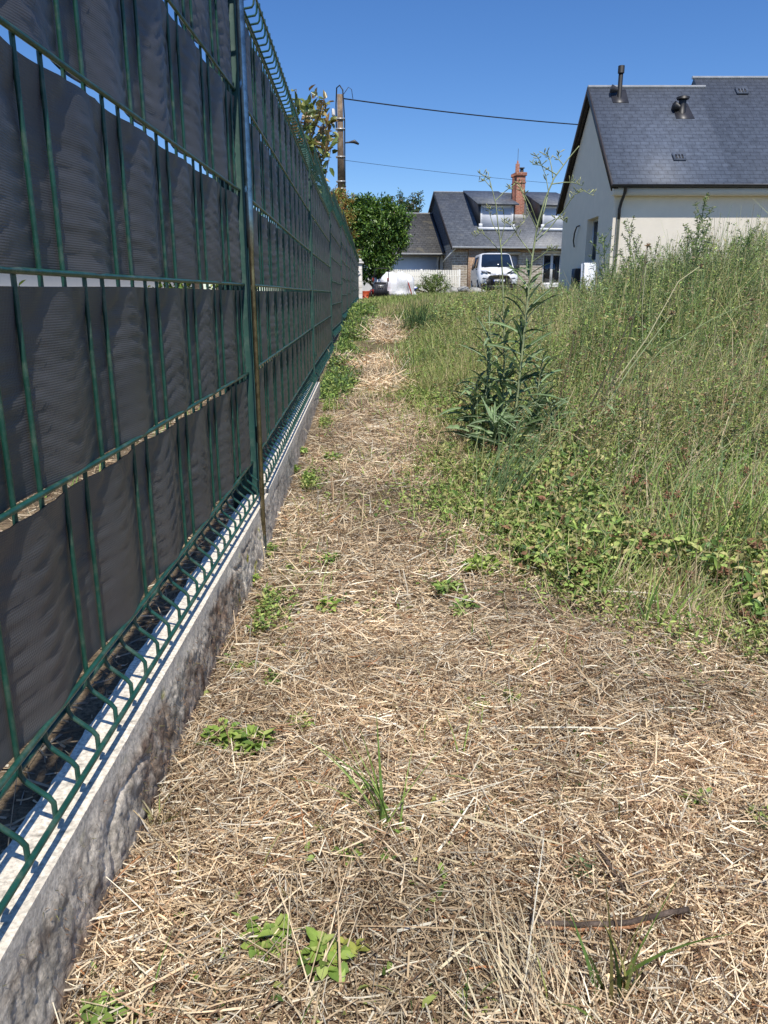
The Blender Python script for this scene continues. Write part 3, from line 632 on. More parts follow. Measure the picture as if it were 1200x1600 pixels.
# ------------------------------------------------------------------ things by the far houses
def van():
    Y = 37.6; p = at(779, 452, Y); gz = zg1(p.x, Y) + .02
    t = empty('parked_van', (p.x, Y, gz), R(-1)); tag(t, 'white van parked facing the camera before the stone house, black lower bumper and mirrors', 'van')
    paint = plain('white_car_paint', (.78, .79, .80), .22, .02, 2, bs=0, spec=.6); m = paint
    st = [(-.03, .52, .60, .50, .34, .62, .84), (.05, .74, .82, .72, .28, .74, .97), (.22, .84, .90, .80, .26, .86, 1.06), (.95, .88, .925, .83, .26, 1.08, 1.20), (1.72, .88, .925, .72, .26, 1.16, 1.86), (2.15, .88, .925, .73, .26, 1.16, 1.92), (4.1, .88, .925, .74, .26, 1.16, 1.93), (4.62, .86, .91, .72, .28, 1.14, 1.87), (4.72, .80, .86, .66, .34, 1.1, 1.76)]
    g = G(); rings = []
    for y, wb, wm, wt, zb, zm, zt in st:
        h = [(wb * .9, zb), (wb, zb + .05), (wm, zb + .25), (wm, zm), (wt + .03, zt - .13), (wt - .02, zt - .04), (wt * .8, zt), (wt * .4, zt + .012)]
        rings.append([(-x, y, z) for x, z in h] + [(x, y, z) for x, z in h[::-1]])
    n = len(rings[0]); V = [q for r in rings for q in r]; Fs = []
    for i in range(len(rings) - 1):
        for j in range(n): Fs.append([i * n + j, i * n + (j + 1) % n, (i + 1) * n + (j + 1) % n, (i + 1) * n + j])
    Fs += [list(range(n)), [(len(rings) - 1) * n + j for j in range(n)]]
    g.add(V, Fs); g.build('body', paint, t, True)
    def patch(name, pts, mat, d, par=t): g_ = G(); g_.prism([Vector(q) for q in pts], d); return g_.build(name, mat, par)
    patch('windscreen', [(-.72, .99, 1.235), (.72, .99, 1.235), (.735, 1.10, 1.33), (.66, 1.66, 1.80), (.55, 1.695, 1.832), (-.55, 1.695, 1.832), (-.66, 1.66, 1.80), (-.735, 1.10, 1.33)], M['glass'], (0, -.028, .03))
    for xa in (-.6, .05):
        g = G(); g.tube([(xa, .96, 1.235), (xa + .5, 1.0, 1.27)], .012, 5); g.build('wiper', M['black'], t)
    for sx in (-1, 1):
        g = G(); g.prism([(sx * .905, 1.30, 1.22), (sx * .905, 2.35, 1.22), (sx * .79, 2.35, 1.74), (sx * .79, 1.86, 1.74)], (sx * .012, 0, 0)); g.prism([(sx * .905, 2.42, 1.22), (sx * .905, 4.45, 1.22), (sx * .795, 4.35, 1.74), (sx * .79, 2.42, 1.74)], (sx * .012, 0, 0)); g.build('side_window', M['glass'], t)
        g = G(); g.bbox((sx * .93, 1.18, 1.10), (sx * 1.12, 1.30, 1.36), .03); g.box((sx * .93, 1.24, 1.14), (.08, .05, .05)); g.build('mirror', M['black'], t)
        lamp = plain('headlamp_glass', (.30, .33, .38), .12, .3, 30, bs=0, spec=.8); 
        hb = patch('headlight', [(sx * .40, .02, .92), (sx * .80, .13, .95), (sx * .83, .20, 1.05), (sx * .60, .10, 1.045), (sx * .38, .02, .975)], M['dark'], (0, -.045, 0))
        patch('lens', [(sx * .52, -.03, .95), (sx * .78, .07, .97), (sx * .79, .10, 1.03), (sx * .60, .04, 1.02)], lamp, (0, -.02, 0), hb)
        patch('chrome_strip', [(sx * .14, -.055, .93), (sx * .42, -.02, .92), (sx * .42, -.02, .95), (sx * .14, -.055, .965)], M['zinc'], (0, -.01, 0), hb)
        patch('bumper_corner', [(sx * .34, -.035, .32), (sx * .72, .05, .30), (sx * .84, .16, .36), (sx * .84, .14, .66), (sx * .72, .02, .74), (sx * .40, -.045, .66)], M['black'], (0, -.05, 0))
        fl = G(); fl.tube([(sx * .62, -.04, .48), (sx * .62, -.065, .48)], .05, 10); fl.build('fog_lamp', lamp, t)
        for y in (.88, 3.85):
            g = G(); an = np.linspace(0, 2 * math.pi, 25)[:-1]
            g.prism([(sx * .72, y + .34 * math.cos(a), .34 + .34 * math.sin(a)) for a in an], (sx * .215, 0, 0)); wh = g.build('wheel', M['black'], t)
            g = G(); g.prism([(sx * .937, y + .22 * math.cos(a), .34 + .22 * math.sin(a)) for a in an], (sx * .008, 0, 0)); g.build('rim', M['zinc'], wh)
    patch('grille', [(-.40, -.05, .42), (.40, -.05, .42), (.44, -.05, .70), (-.44, -.05, .70)], M['black'], (0, -.02, 0))
    gl = G()
    for z in (.46, .52, .58, .64): gl.box2((-.38, -.082, z), (.38, -.072, z + .02))
    gl.build('grille_bar', M['dark'], t)
    patch('bumper_lip', [(-.80, .02, .16), (.80, .02, .16), (.78, .0, .40), (-.78, .0, .40)], M['black'], (0, -.085, 0))
    pt = patch('number_plate', [(-.26, -.085, .53), (.26, -.085, .53), (.26, -.085, .64), (-.26, -.085, .64)], M['whitep'], (0, -.012, 0))
    patch('plate_band', [(-.26, -.098, .53), (-.225, -.098, .53), (-.225, -.098, .64), (-.26, -.098, .64)], plain('plate_blue', (.02, .06, .35), .4, 0.01, 3, bs=0), (0, -.003, 0), pt)
    g = G()
    for k, x in enumerate((-.19, -.14, -.07, -.02, .03, .11, .16)): g.box2((x, -.100, .555), (x + .032, -.0975, .615))
    g.build('plate_characters', M['black'], pt)
    patch('emblem', [(0, -.07, .72), (.055, -.07, .78), (.06, -.07, .86), (0, -.07, .88), (-.06, -.07, .86), (-.055, -.07, .78)], M['dark'], (0, -.03, 0))
    g = G(); g.tube([(0, 2.3, 1.9), (0, 2.36, 2.05)], .01, 4); g.build('aerial', M['black'], t)
van()

def lump(name, c, r, label, cat, mat, seed, sq=1.0, n=22, colr=(1, 1, 1), amp=.35, f=1.6, fold=0):
    a = np.linspace(0, 2 * math.pi, 2 * n + 1); b = np.linspace(-math.pi / 2, math.pi / 2, n); B, A = np.meshgrid(b, a, indexing='ij')
    x = np.cos(B) * np.cos(A); y = np.cos(B) * np.sin(A); z = np.sin(B)
    rr = 1 + amp * (fbm(x * 1.2 + 3 + z * .7, y * 1.2 + 5 - z * .5, f, 4, seed) - .47) * 2
    if fold: rr = rr + fold * (np.abs(np.sin(A * 6 + 3 * vnoise(x + 4, z + 4, 2, seed))) - .5) * .12
    Z = np.sign(z) * np.abs(z) ** sq
    if fold: q_ = (np.abs(x) ** 3 + np.abs(y) ** 3 + np.abs(z) ** 3) ** (-1 / 3.); x = x * q_; y = y * q_; Z = Z * q_
    g = G(); g.grid(x * rr * r[0], y * rr * r[1], np.maximum(Z * rr * r[2], -r[2] * .5), colr)
    o = g.build(name, mat, None, True); o.location = c
    return tag(o, label, cat) if label else o
bagm = plain('white_woven_bag', (.80, .80, .81), .6, .04, 4, bs=.25, bd=.05)
p = ground_at(621, 467)
p = at(621, 466, 28.2)
b1 = lump('rubble_bag', (p.x, 28.2, zg1(p.x, 28.2) + .30), (.56, .45, .44), 'large slumped white rubble bag with a red strap in front of the picket fence', 'bag', bagm, 3, .9, fold=1.8, amp=.42)
b1.scale = (.95, 1, 1.05)
g = G(); g.tube([(.28, -.42, .35), (.40, -.42, .15), (.50, -.36, -.12), (.52, -.30, -.25)], .022, 5, (.5, .06, .04)); g.build('strap', vcol('red_strap', .6), b1)
p = at(597, 440, 28.8); b2 = lump('rubble_bag', (p.x, 28.8, zg1(p.x, 28.8) + .30), (.34, .3, .34), 'smaller crumpled white bag behind the lawn mower at the hedge foot', 'bag', bagm, 9, .8, fold=1.4, amp=.6)

def mower():
    p = at(594, 470, 26.9); t = empty('lawn_mower', (p.x, 26.9, zg1(p.x, 26.9)), R(8)); tag(t, 'lawn mower with dark grey grass box and red trim before the white bags', 'lawn mower')
    red = plain('red_plastic', (.45, .05, .03), .4, .1, 5, bs=0); grey = plain('dark_grey_plastic', (.045, .045, .055), .5, .15, 6, bs=0)
    g = G(); g.box((0, -.1, .27), (.44, .42, .40), taper=.86)
    for x in np.linspace(-.17, .17, 7): g.box((x, -.315, .25), (.018, .02, .32))
    b = g.build('grass_box', grey, t); g = G(); g.bbox((-.20, -.28, .475), (.20, .1, .52), .015); g.build('lid', M['black'], b); g = G(); g.box((-.02, -.335, .40), (.18, .012, .035)); g.build('grip', M['zinc'], b)
    g = G(); g.bbox((-.26, .15, .12), (.26, .85, .30), .04); g.build('deck', red, t)
    g = G(); g.tube([(0, .5, .30), (0, .5, .46), (0, .5, .54)], [.17, .16, .10], 14); g.build('engine', M['black'], t)
    for x in (-.29, .29):
        for y in (.12, .8):
            g = G(); an = np.linspace(0, 2 * math.pi, 17)[:-1]; g.prism([(x - .025, y + .12 * math.cos(a), .12 + .12 * math.sin(a)) for a in an], (.05, 0, 0)); w_ = g.build('wheel', M['black'], t)
    g = G(); g.tube([(-.25, .15, .28), (-.25, -.15, .62), (-.24, -.42, .90), (-.22, -.48, .95), (.22, -.48, .95), (.24, -.42, .90), (.25, -.15, .62), (.25, .15, .28)], .014, 6); g.build('handle', M['dark'], t, True)
    g = G(); g.box((-.25, -.12, .60), (.05, .07, .12)); g.box((.25, -.12, .60), (.05, .07, .12)); g.build('handle_clamp', red, t)
mower()
p = at(642, 451, 29.5); g = G(); an = np.linspace(0, 1, 7)
g.tube([(0, 0, -.06), (0, 0, 0), (0, 0, .10), (0, 0, .13)], [.12, .15, .24, .25], 18); bw = g.build('washing_bowl', plain('blue_plastic', (.05, .09, .45), .35, .1, 5, bs=0), None, True); bw.location = (p.x, 29.5, zg1(p.x, 29.5) + .22); tag(bw, 'blue plastic bowl with pale contents lying right of the large white bag', 'bowl')
bw.rotation_euler = (R(8), 0, 0)
g = G(); g.tube([(0, 0, .12), (0, 0, .16), (0, 0, .18)], [.235, .2, .08], 16); g.build('contents', M['whitep'], bw, True)
p = at(571, 465, 27.2); g = G(); g.tube([(0, 0, 0), (0, 0, .22), (0, 0, .24)], [.11, .15, .155], 16); bu = g.build('orange_bucket', plain('orange_plastic', (.60, .10, .03), .45, .1, 5, bs=0), None, True); bu.location = (p.x, 27.2, zg1(p.x, 27.2)); tag(bu, 'small orange red bucket beside the white pillar under the hedge', 'bucket')
g = G(); g.tube([(-.15, 0, .22), (-.12, -.1, .14), (0, -.16, .10), (.12, -.1, .14), (.15, 0, .22)], .006, 5); g.build('handle', M['dark'], bu)
stm = plain('grey_stone', (.33, .32, .29), .9, .4, 5, bs=.8, bd=.02)
for k, (u, v, w_, lb) in enumerate([(706, 452, .30, 'dark grey rubble stone left of the van, leftmost of the pile'), (722, 450, .26, 'grey flat rubble stone second from the left before the van'), (741, 453, .33, 'pale boulder of the rubble pile nearest the van front wheel'), (752, 455, .2, 'small rubble stone right of the pale boulder'), (836, 447, .26, 'pale rubble stone right of the van below the french window'), (852, 449, .2, 'small pale stone beside the french window, rightmost of the rubble')]):
    p = at(u, v, 33.5); tag(lump('rubble_stone', (p.x, 33.5, p.z - w_ * .3), (w_, w_ * .8, w_ * .62), lb, 'stone', stm, 20 + k, 1, 12, amp=.5), group='rubble stones by the parked van')
def wall_left():
    g = G(); g.bbox((-7.2, -3, -.2), (-7.0, 30, 1.05), .01); t = g.build('garden_wall', M['render']); tag(t, 'pale rendered garden wall seen through the slots of the fence', 'garden wall')
    g = G(); g.bbox((-7.26, -3, 1.051), (-6.94, 30, 1.10), .01); g.build('coping', M['annexr'], t)
wall_left()

# ------------------------------------------------------------------ trees and shrubs
def pal(N, cols, jit=.25):
    c = np.array(cols)[rng.integers(0, len(cols), N)]; return c * (1 + jit * rng.standard_normal((N, 1)) * .6).clip(.45, 1.7)
def crown(clumps, n_leaf, L, W, cols, up=.35, droop=.25, jit=.25, spread=.42):
    """leaves gathered on leafy shoots inside each clump (centre, radius)"""
    g = G(); tot = sum(r ** 2 for _, r in clumps)
    for c, r in clumps:
        r = r * .9; N = max(30, int(n_leaf * r * r / tot * 1.2)); ns = max(6, N // 9)
        d = rng.standard_normal((ns, 3)); d /= np.linalg.norm(d, axis=1)[:, None]; d[:, 2] = d[:, 2] * .8 + .15
        sp = np.array(c) + d * r * rng.uniform(.55, 1.08, (ns, 1)) ** .6 * np.array([1, 1, .95])
        k = rng.integers(0, ns, N); t = rng.uniform(-1, .3, N)[:, None]
        P = sp[k] + d[k] * t * L * 2.2 + rng.standard_normal((N, 3)) * L * spread
        D = d[k] * .8 + rng.standard_normal((N, 3)) * .75 + np.array([0, 0, .05]); Nn = np.array([0, -.1, 1.]) + rng.standard_normal((N, 3)) * .55 + d[k] * up
        cc = pal(N, cols, jit) * (1 + .3 * (rng.random((ns, 1))[k] - .5))
        g.leaves(P, D, Nn, L * rng.uniform(.7, 1.25, N), W * rng.uniform(.75, 1.2, N), cc, .18, droop)
    return g
def limbs(paths, parent, mat):
    g = G()
    for P, r0, r1 in paths: g.tube(P, np.linspace(r0, r1, len(P)), 7)
    return g.build('trunk', mat, parent, True)
def bush(name, base, clumps, n, L, W, cols, label, cat, matn='leaf_far', group=None, **k):
    t = empty(name, base); tag(t, label, cat, group); B = Vector(base)
    cl = [(Vector(c) - B, r) for c, r in clumps]
    crown(cl, n, L, W, cols, **k).build('crown', M[matn], t)
    ps = []
    for c, r in cl:
        m = Vector((c.x * .35, c.y * .35, c.z * .5)); ps.append(([Vector((0, 0, -.1)), m, c, c + Vector((0, 0, r * .5))], .05 + .012 * r * 3, .012))
    limbs(ps, t, M['bark']); return t
laurel = [(.07, .15, .03), (.12, .22, .04), (.20, .31, .06), (.05, .11, .025), (.15, .25, .04)]
def px(u, v, Y, r): return (at(u, v, Y), r)
Y = 29.2
bush('laurel_tree', (at(592, 460, Y).x, Y, zg1(0, Y)), [px(572, 338, Y, .55), px(598, 333, Y, .6), px(616, 343, Y - .3, .5), px(590, 365, Y - .3, .75), px(612, 372, Y, .6), px(572, 372, Y + .2, .6), px(580, 400, Y - .4, .65), px(602, 402, Y - .3, .55), px(566, 430, Y - .2, .45), px(590, 428, Y, .45), px(560, 330, Y + .3, .4), px(624, 356, Y, .35), px(598, 418, Y - .6, .4), px(583, 322, Y, .3), px(611, 324, Y, .25), px(556, 345, Y + .4, .6), px(553, 375, Y + .3, .5), px(563, 318, Y, .3), px(631, 368, Y - .3, .35), px(628, 385, Y - .3, .3), px(548, 322, Y, .36), px(604, 313, Y, .2), px(574, 311, Y, .22), px(634, 346, Y, .28), px(626, 333, Y, .22), px(546, 352, Y, .45)], 14500, .13, .055, laurel, 'dense dark green glossy laurel bush behind the white pillar and bags', 'bush', 'glossleaf')
Y = 25.2
bush('photinia_shrub', (at(533, 460, Y).x - .4, Y, zg1(-1, Y)), [px(530, 303, Y, .24), px(522, 312, Y - 1, .24), px(541, 314, Y, .24), px(546, 338, Y + .5, .22), px(541, 345, Y, .3), px(549, 368, Y + .6, .2), px(528, 340, Y - .4, .4), px(551, 395, Y + .8, .22), px(516, 307, Y - 2, .18)], 2600, .10, .035, [(.40, .17, .05), (.34, .26, .07), (.22, .28, .07), (.50, .30, .10), (.18, .24, .06), (.28, .34, .09)], 'orange and green leaved shrub spilling over the far end of the green fence', 'shrub', jit=.35)
Y = 51
bush('cherry_tree', (at(630, 460, Y).x, Y, .7), [px(618, 322, Y, .28), px(628, 316, Y, .4), px(638, 322, Y, .45), px(648, 312, Y, .35), px(655, 303, Y, .18), px(624, 306, Y, .22), px(613, 309, Y, .18), px(643, 330, Y, .6), px(630, 332, Y, .6), px(655, 325, Y, .28), px(658, 312, Y, .14)], 1500, .16, .07, [(.07, .13, .04), (.05, .10, .035), (.12, .2, .07), (.22, .2, .12)], 'airy pale green tree top showing over the annex roof', 'tree')

def magnolia():
    Y = 8.6; B = Vector((at(486, 460, Y).x - .25, Y, zg1(-1.2, Y))); t = empty('persimmon_tree', B); tag(t, 'young tree with large green and reddish leaves rising behind the green fence', 'tree')
    tips = [(463, 139), (487, 143), (497, 150), (508, 150), (470, 160), (482, 165), (500, 170), (514, 160), (478, 186), (492, 190), (506, 185), (516, 192), (488, 206), (498, 212), (508, 205), (515, 218), (496, 235), (505, 248), (512, 236), (504, 262), (500, 280), (486, 222), (474, 176), (468, 205), (455, 170), (524, 205), (518, 228), (512, 210), (500, 225), (494, 250), (484, 240), (490, 262), (460, 190), (450, 185), (496, 300), (505, 295), (470, 230), (480, 262)]
    g = G(); gl = G(); root = [Vector((0, 0, -.1)), Vector((.05, 0, .8)), Vector((.02, 0, 1.5))]
    g.tube(root, [.035, .03, .024], 8)
    L0 = .105; cols = [(.17, .23, .06), (.24, .31, .09), (.28, .17, .07), (.36, .27, .10), (.29, .30, .09), (.08, .12, .035), (.33, .38, .13)]
    for u, v in tips:
        q = at(u, v, Y + random.uniform(-.5, .5)) - B; s = root[random.choice((1, 2, 2))].copy(); s.z += random.uniform(-.2, .1); mid = s.lerp(q, .5) + Vector((random.uniform(-.1, .1), random.uniform(-.1, .1), random.uniform(-.05, .12)))
        P = [s, s.lerp(mid, .6) + Vector((0, 0, .03)), mid, mid.lerp(q, .6), q]; g.tube(P, [.012, .010, .007, .005, .003], 5)
        N = random.randint(7, 11); ax = (q - mid).normalized()
        tt = rng.uniform(0, 1.0, N) ** .6; Pp = np.array([tuple(mid.lerp(q, .45 + .55 * x)) for x in tt]) + rng.standard_normal((N, 3)) * .012
        D = rng.standard_normal((N, 3)) + np.array(ax) * .7 + np.array([0, 0, .15]); Nn = rng.standard_normal((N, 3)) * .6 + np.array([0, -.3, 1.])
        bias = random.random(); c = pal(N, cols[2:5] if bias < .33 else cols, .2)
        gl.leaves(Pp, D, Nn, L0 * rng.uniform(.65, 1.2, N), L0 * rng.uniform(.42, .6, N), c, .2, .35)
    g.build('trunk', M['bark'], t, True); gl.build('crown', M['glossleaf'], t)
magnolia()
for k, (x, y, r, lb) in enumerate([(-3.2, 5.2, .55, 'green garden shrub behind the near fence panel, seen through the slots'), (-4.6, 3.0, .5, 'dark branched garden shrub before the pale wall, seen through the fence slots'), (-2.2, 9.5, .8, 'yellow green garden shrub behind the second fence panel'), (-2.4, 14, 1.0, 'tall green garden shrub behind the far fence panels')]):
    z = zg1(x, y); bush('garden_shrub', (x, y, z), [((x, y, z + r * 1.2), r), ((x + .3, y + .4, z + r * .8), r * .8), ((x - .3, y - .3, z + r * .9), r * .7)], 1100, .07, .035, [(.2, .28, .05), (.1, .17, .04), (.28, .32, .08)], lb, 'shrub')

# ------------------------------------------------------------------ ground cover
EY = [.3, .9, 1.14, 1.38, 1.59, 1.82, 2.33, 2.6, 3.05, 5, 7.7, 12.2, 16, 24]
EX = [1.1, .86, .66, .50, .36, .30, .20, .28, .33, .20, .26, .26, .15, -.2]
def edge(y): return np.interp(y, EY, EX)
def wedge(x, y, s=.10):
    """0 on the mown strip, 1 inside the tall weeds, ragged edge"""
    w_ = s * (.5 + y * .12); d = x - edge(y) - .02 + (fbm(x, y, 2.6, 3, 44) - .45) * .28 * np.clip(y * .5, .5, 1.4)
    return np.clip(d / w_ * .5 + .5, 0, 1)
STR = [(.76, .61, .41), (.64, .48, .30), (.70, .55, .36), (.38, .245, .145), (.52, .39, .24), (.52, .46, .36), (.84, .75, .57), (.18, .115, .07)]
def straws(N, xr, yr, L, W, keep, zoff=.012, cols=STR, orange=.012, tilt=.16, mul=1.0, Yp=1.0):
    x = rng.uniform(*xr, N); y = yr[0] + (yr[1] - yr[0]) * rng.random(N) ** Yp; k = keep(x, y); x, y = x[k], y[k]; N = len(x)
    patch = fbm(x, y, 3.5, 3, 60)
    P = np.stack([x, y, zg(x, y) + rng.random(N) ** 1.5 * zoff * (.3 + 1.5 * patch)], -1); az = 9.0 * vnoise(x, y, 2.6, 9) + rng.normal(0, 1.0, N) + math.pi * (rng.random(N) > .5)
    C = pal(N, cols, .28) * (.40 + 1.35 * patch)[:, None] * mul; o = rng.random(N) < orange; C[o] = np.array([.46, .22, .10]); 
    g = G(); g.blades(P, az, math.pi / 2 - rng.normal(.05, tilt, N), rng.normal(.12, .4, N), rng.gamma(3, L / 3, N).clip(L * .25, L * 3), W * rng.uniform(.5, 1.5, N), C, 3, .6, rng.uniform(-1.5, 1.5, N)); return g
notp = lambda x, y: x > np.where(y < 4.4, -.285 - .022 * np.clip(y - 1.9, 0, 9), -.36)
g = straws(150000, (-.36, 1.3), (.36, 1.35), .026, .00145, lambda x, y: notp(x, y) & (x < .62 * y + .25), .020)
g2 = straws(150000, (-.42, 2.4), (1.3, 4.9), .032, .0020, lambda x, y: notp(x, y) & (x < .58 * y + .1) & (rng.random(len(x)) > .75 * wedge(x, y)), .016)
g3 = straws(60000, (-.45, 1.0), (4.4, 7.0), .06, .0042, lambda x, y: (x > -.42 - .02 * y) & (rng.random(len(x)) > wedge(x, y)) & ((fbm(x, y, 1.7, 3, 31) + .5 * np.exp(-((x - .02) / .17) ** 2 - ((y - 5.6) / .9) ** 2)) > .55), .05, mul=1.15, tilt=.4)
g4 = straws(22000, (-.35, .55), (7.6, 12.5), .08, .0065, lambda x, y: (np.abs(x + .02) < .27) & ((fbm(x, y, 1.2, 3, 31) + .35 * np.exp(-((y - 9.3) / .8) ** 2)) > .50), .06, mul=1.1, tilt=.4)
gl_ = straws(12000, (-1.6, -.345), (.2, 4.4), .05, .003, lambda x, y: x > -9, .02, mul=.8)
gb = straws(26000, (1.2, 7.5), (4.0, 12), .10, .006, lambda x, y: (x < .62 * y) & (fbm(x, y, .8, 3, 71) > .50), .22, mul=.95, tilt=.5)
g5 = straws(110000, (-.36, 1.8), (.36, 3.0), .011, .0016, lambda x, y: notp(x, y) & (x < .60 * y + .25), .018)
for q in (g2, g3, g4, gl_, gb, g5):
    for V, C in zip(q.V, q.C): pass
    g.F += [f + g.n for f in q.F]; g.V += q.V; g.C += q.C; g.n += q.n
tag(g.build('straw_litter', M['straw']), 'dry mown straw and hay covering the ground along the fence', 'straw', kind='stuff')

# standing stubble and longer pale stalks
def stubble():
    N = 9000; x = rng.uniform(-.27, 1.8, N); y = .4 + 4.0 * rng.random(N) ** 1.15; k = notp(x, y) & (x < .6 * y + .2) & (wedge(x, y) < .7) & (vnoise(x, y, 6, 51) > .45); x, y = x[k], y[k]; N = len(x)
    g = G(); P = np.stack([x, y, zg(x, y)], -1)
    g.blades(P, rng.uniform(0, 6.28, N), rng.normal(.65, .4, N), rng.normal(.3, .4, N), rng.gamma(4, .008, N).clip(.01, .06) * (1 + .15 * y), .0022 * (1 + .25 * y) * rng.uniform(.6, 1.3, N), pal(N, STR[:6], .25), 2, .5)
    N = 1100; x = rng.uniform(-.27, 1.6, N); y = .45 + 3.2 * rng.random(N) ** 1.2; k = notp(x, y) & (x < .6 * y + .2); x, y = x[k], y[k]; N = len(x)
    P = np.stack([x, y, zg(x, y) + .012], -1)
    g.blades(P, rng.uniform(0, 6.28, N), math.pi / 2 - rng.normal(.10, .12, N), rng.normal(.15, .35, N), rng.gamma(4, .028, N).clip(.05, .30), .0020 * rng.uniform(.6, 1.5, N), pal(N, [(.66, .57, .38), (.60, .47, .28), (.72, .68, .55), (.45, .33, .2)], .15), 6, .5)
    tag(g.build('dry_stubble', M['straw']), 'short standing stubble and long loose dry stalks on the mown strip', 'stubble', kind='stuff')
stubble()

# moss and dead tufts on the plinth face
def moss():
    N = 2600; y = .35 + 1.5 * rng.random(N); h = rng.random(N); k = (fbm(y, h * .14, 9, 4, 12) > .46); y, h = y[k], h[k]; N = len(y)
    P = np.stack([-.287 + .016 * h + .012 * (fbm(y, h * .14, 22, 3, 1) - .3), y, EYE - .475 - .02 - h * .12], -1)
    g = G(); g.blades(P, rng.normal(0, .9, N), rng.normal(1.9, .5, N), rng.normal(.3, .4, N), rng.uniform(.002, .007, N), .0009, pal(N, [(.20, .12, .07), (.12, .075, .045), (.28, .18, .10), (.16, .15, .06)], .3), 2, .7)
    tag(g.build('plinth_moss', M['straw']), 'brown dried moss clinging to the plinth face', 'moss', kind='stuff')
moss()

# low green sprouts between the straw
GRN = [(.19, .30, .07), (.26, .37, .09), (.11, .19, .05), (.34, .45, .13), (.40, .46, .14)]
BLU = [(.15, .23, .10), (.11, .17, .08), (.22, .32, .14), (.30, .40, .19)]
OLV = [(.36, .37, .14), (.46, .43, .18), (.52, .46, .22), (.26, .31, .10), (.58, .49, .28)]
def sprouts():
    g = G(); N = 12000; x = rng.uniform(-.28, 1.5, N); y = .45 + 5.2 * rng.random(N) ** 1.1; k = notp(x, y) & (x < .6 * y + .1) & (fbm(x, y, 4.2, 3, 80) > .50); x, y = x[k], y[k]; N = len(x)
    P = np.stack([x, y, zg(x, y) + .008], -1); D = rng.standard_normal((N, 3)) * [1, 1, .35] + [0, 0, .45]
    g.leaves(P, D, rng.standard_normal((N, 3)) * .3 + [0, 0, 1], rng.uniform(.006, .017, N) * (1 + .1 * y), rng.uniform(.003, .008, N) * (1 + .1 * y), pal(N, GRN, .25), .2, .2)
    N = 4200; x = rng.uniform(-.28, 1.5, N); y = .45 + 5 * rng.random(N); k = notp(x, y) & (x < .6 * y + .1) & (fbm(x, y, 3.1, 3, 82) > .52); x, y = x[k], y[k]; N = len(x)
    P = np.stack([x, y, zg(x, y)], -1); g.blades(P, rng.uniform(0, 6.28, N), rng.normal(.5, .3, N), rng.normal(.5, .3, N), rng.uniform(.02, .08, N), .002 * (1 + .3 * y), pal(N, GRN + OLV[:2], .2), 3)
    tag(g.build('green_sprouts', M['leaf']), 'scattered small green sprouts coming through the straw', 'sprouts', kind='stuff')
sprouts()

def drier(x, y): return .13 * np.exp(-((x - 1.15) / .8) ** 2 - ((y - 3.1) / 1.1) ** 2) + .08 * np.exp(-((x - 3.0) / .8) ** 2 - ((y - 5.2) / .9) ** 2)
def Hh(x, y):
    """height of the weeds"""
    a = np.clip((x - edge(y)) / (.35 + .10 * y), 0, 1); far = np.clip((y - 5) / 4, 0, 1); rt = np.clip((x / np.maximum(y, .5) - .22) / .22, 0, 1)
    h = .07 + (.13 + .10 * np.clip((y - 2.2) / 2, 0, 1)) * a + .10 * a * far + .50 * rt * np.clip((y - 2.5) / 2.5, 0, 1)
    return h * (.42 + 1.15 * fbm(x, y, 1.5, 3, 90))
def wsample(N, yr, p, thr=.0, xm=.66):
    y = yr[0] + (yr[1] - yr[0]) * rng.random(N) ** p; e = edge(y) - .15; x = e + (xm * y + .5 - e) * rng.random(N)
    k = (rng.random(N) < wedge(x, y)) & (rng.random(N) > .65 * np.exp(-((x - .46) / .22) ** 2 - ((y - 2.45) / .3) ** 2)); return x[k], y[k]
# low leaf mat in the near weeds
g = G(); x, y = wsample(250000, (1.0, 6.5), 1.0); N = len(x); dens = fbm(x, y, 3, 3, 91); k = dens > .30; x, y = x[k], y[k]; N = len(x)
big = (vnoise(x, y, 2.2, 57) > .55); h = Hh(x, y) * np.where(big, .75, .5) * rng.random(N) ** .8; P = np.stack([x, y, zg(x, y) + h], -1); D = rng.standard_normal((N, 3)) * [1, 1, .5] + [0, 0, .2]
tone = fbm(x, y, 1.5, 3, 93)[:, None]; C = pal(N, GRN + OLV[:3] + BLU[:1], .32) * (.45 + 1.35 * tone); br = rng.random(N) < .07; C[br] = pal(int(br.sum()), [(.30, .16, .09), (.38, .26, .14)], .2)
g.leaves(P, D, rng.standard_normal((N, 3)) * .5 + [0, -.1, 1], rng.uniform(.010, .026, N) * (.8 + .22 * y) * np.where(big, .95, .72), rng.uniform(.005, .013, N) * (.8 + .22 * y) * np.where(big, .9, .7), C, .2, .25)
tag(g.build('low_weeds', M['leaf']), 'mat of small leaved clover and low weeds right of the mown strip', 'weeds', kind='stuff')
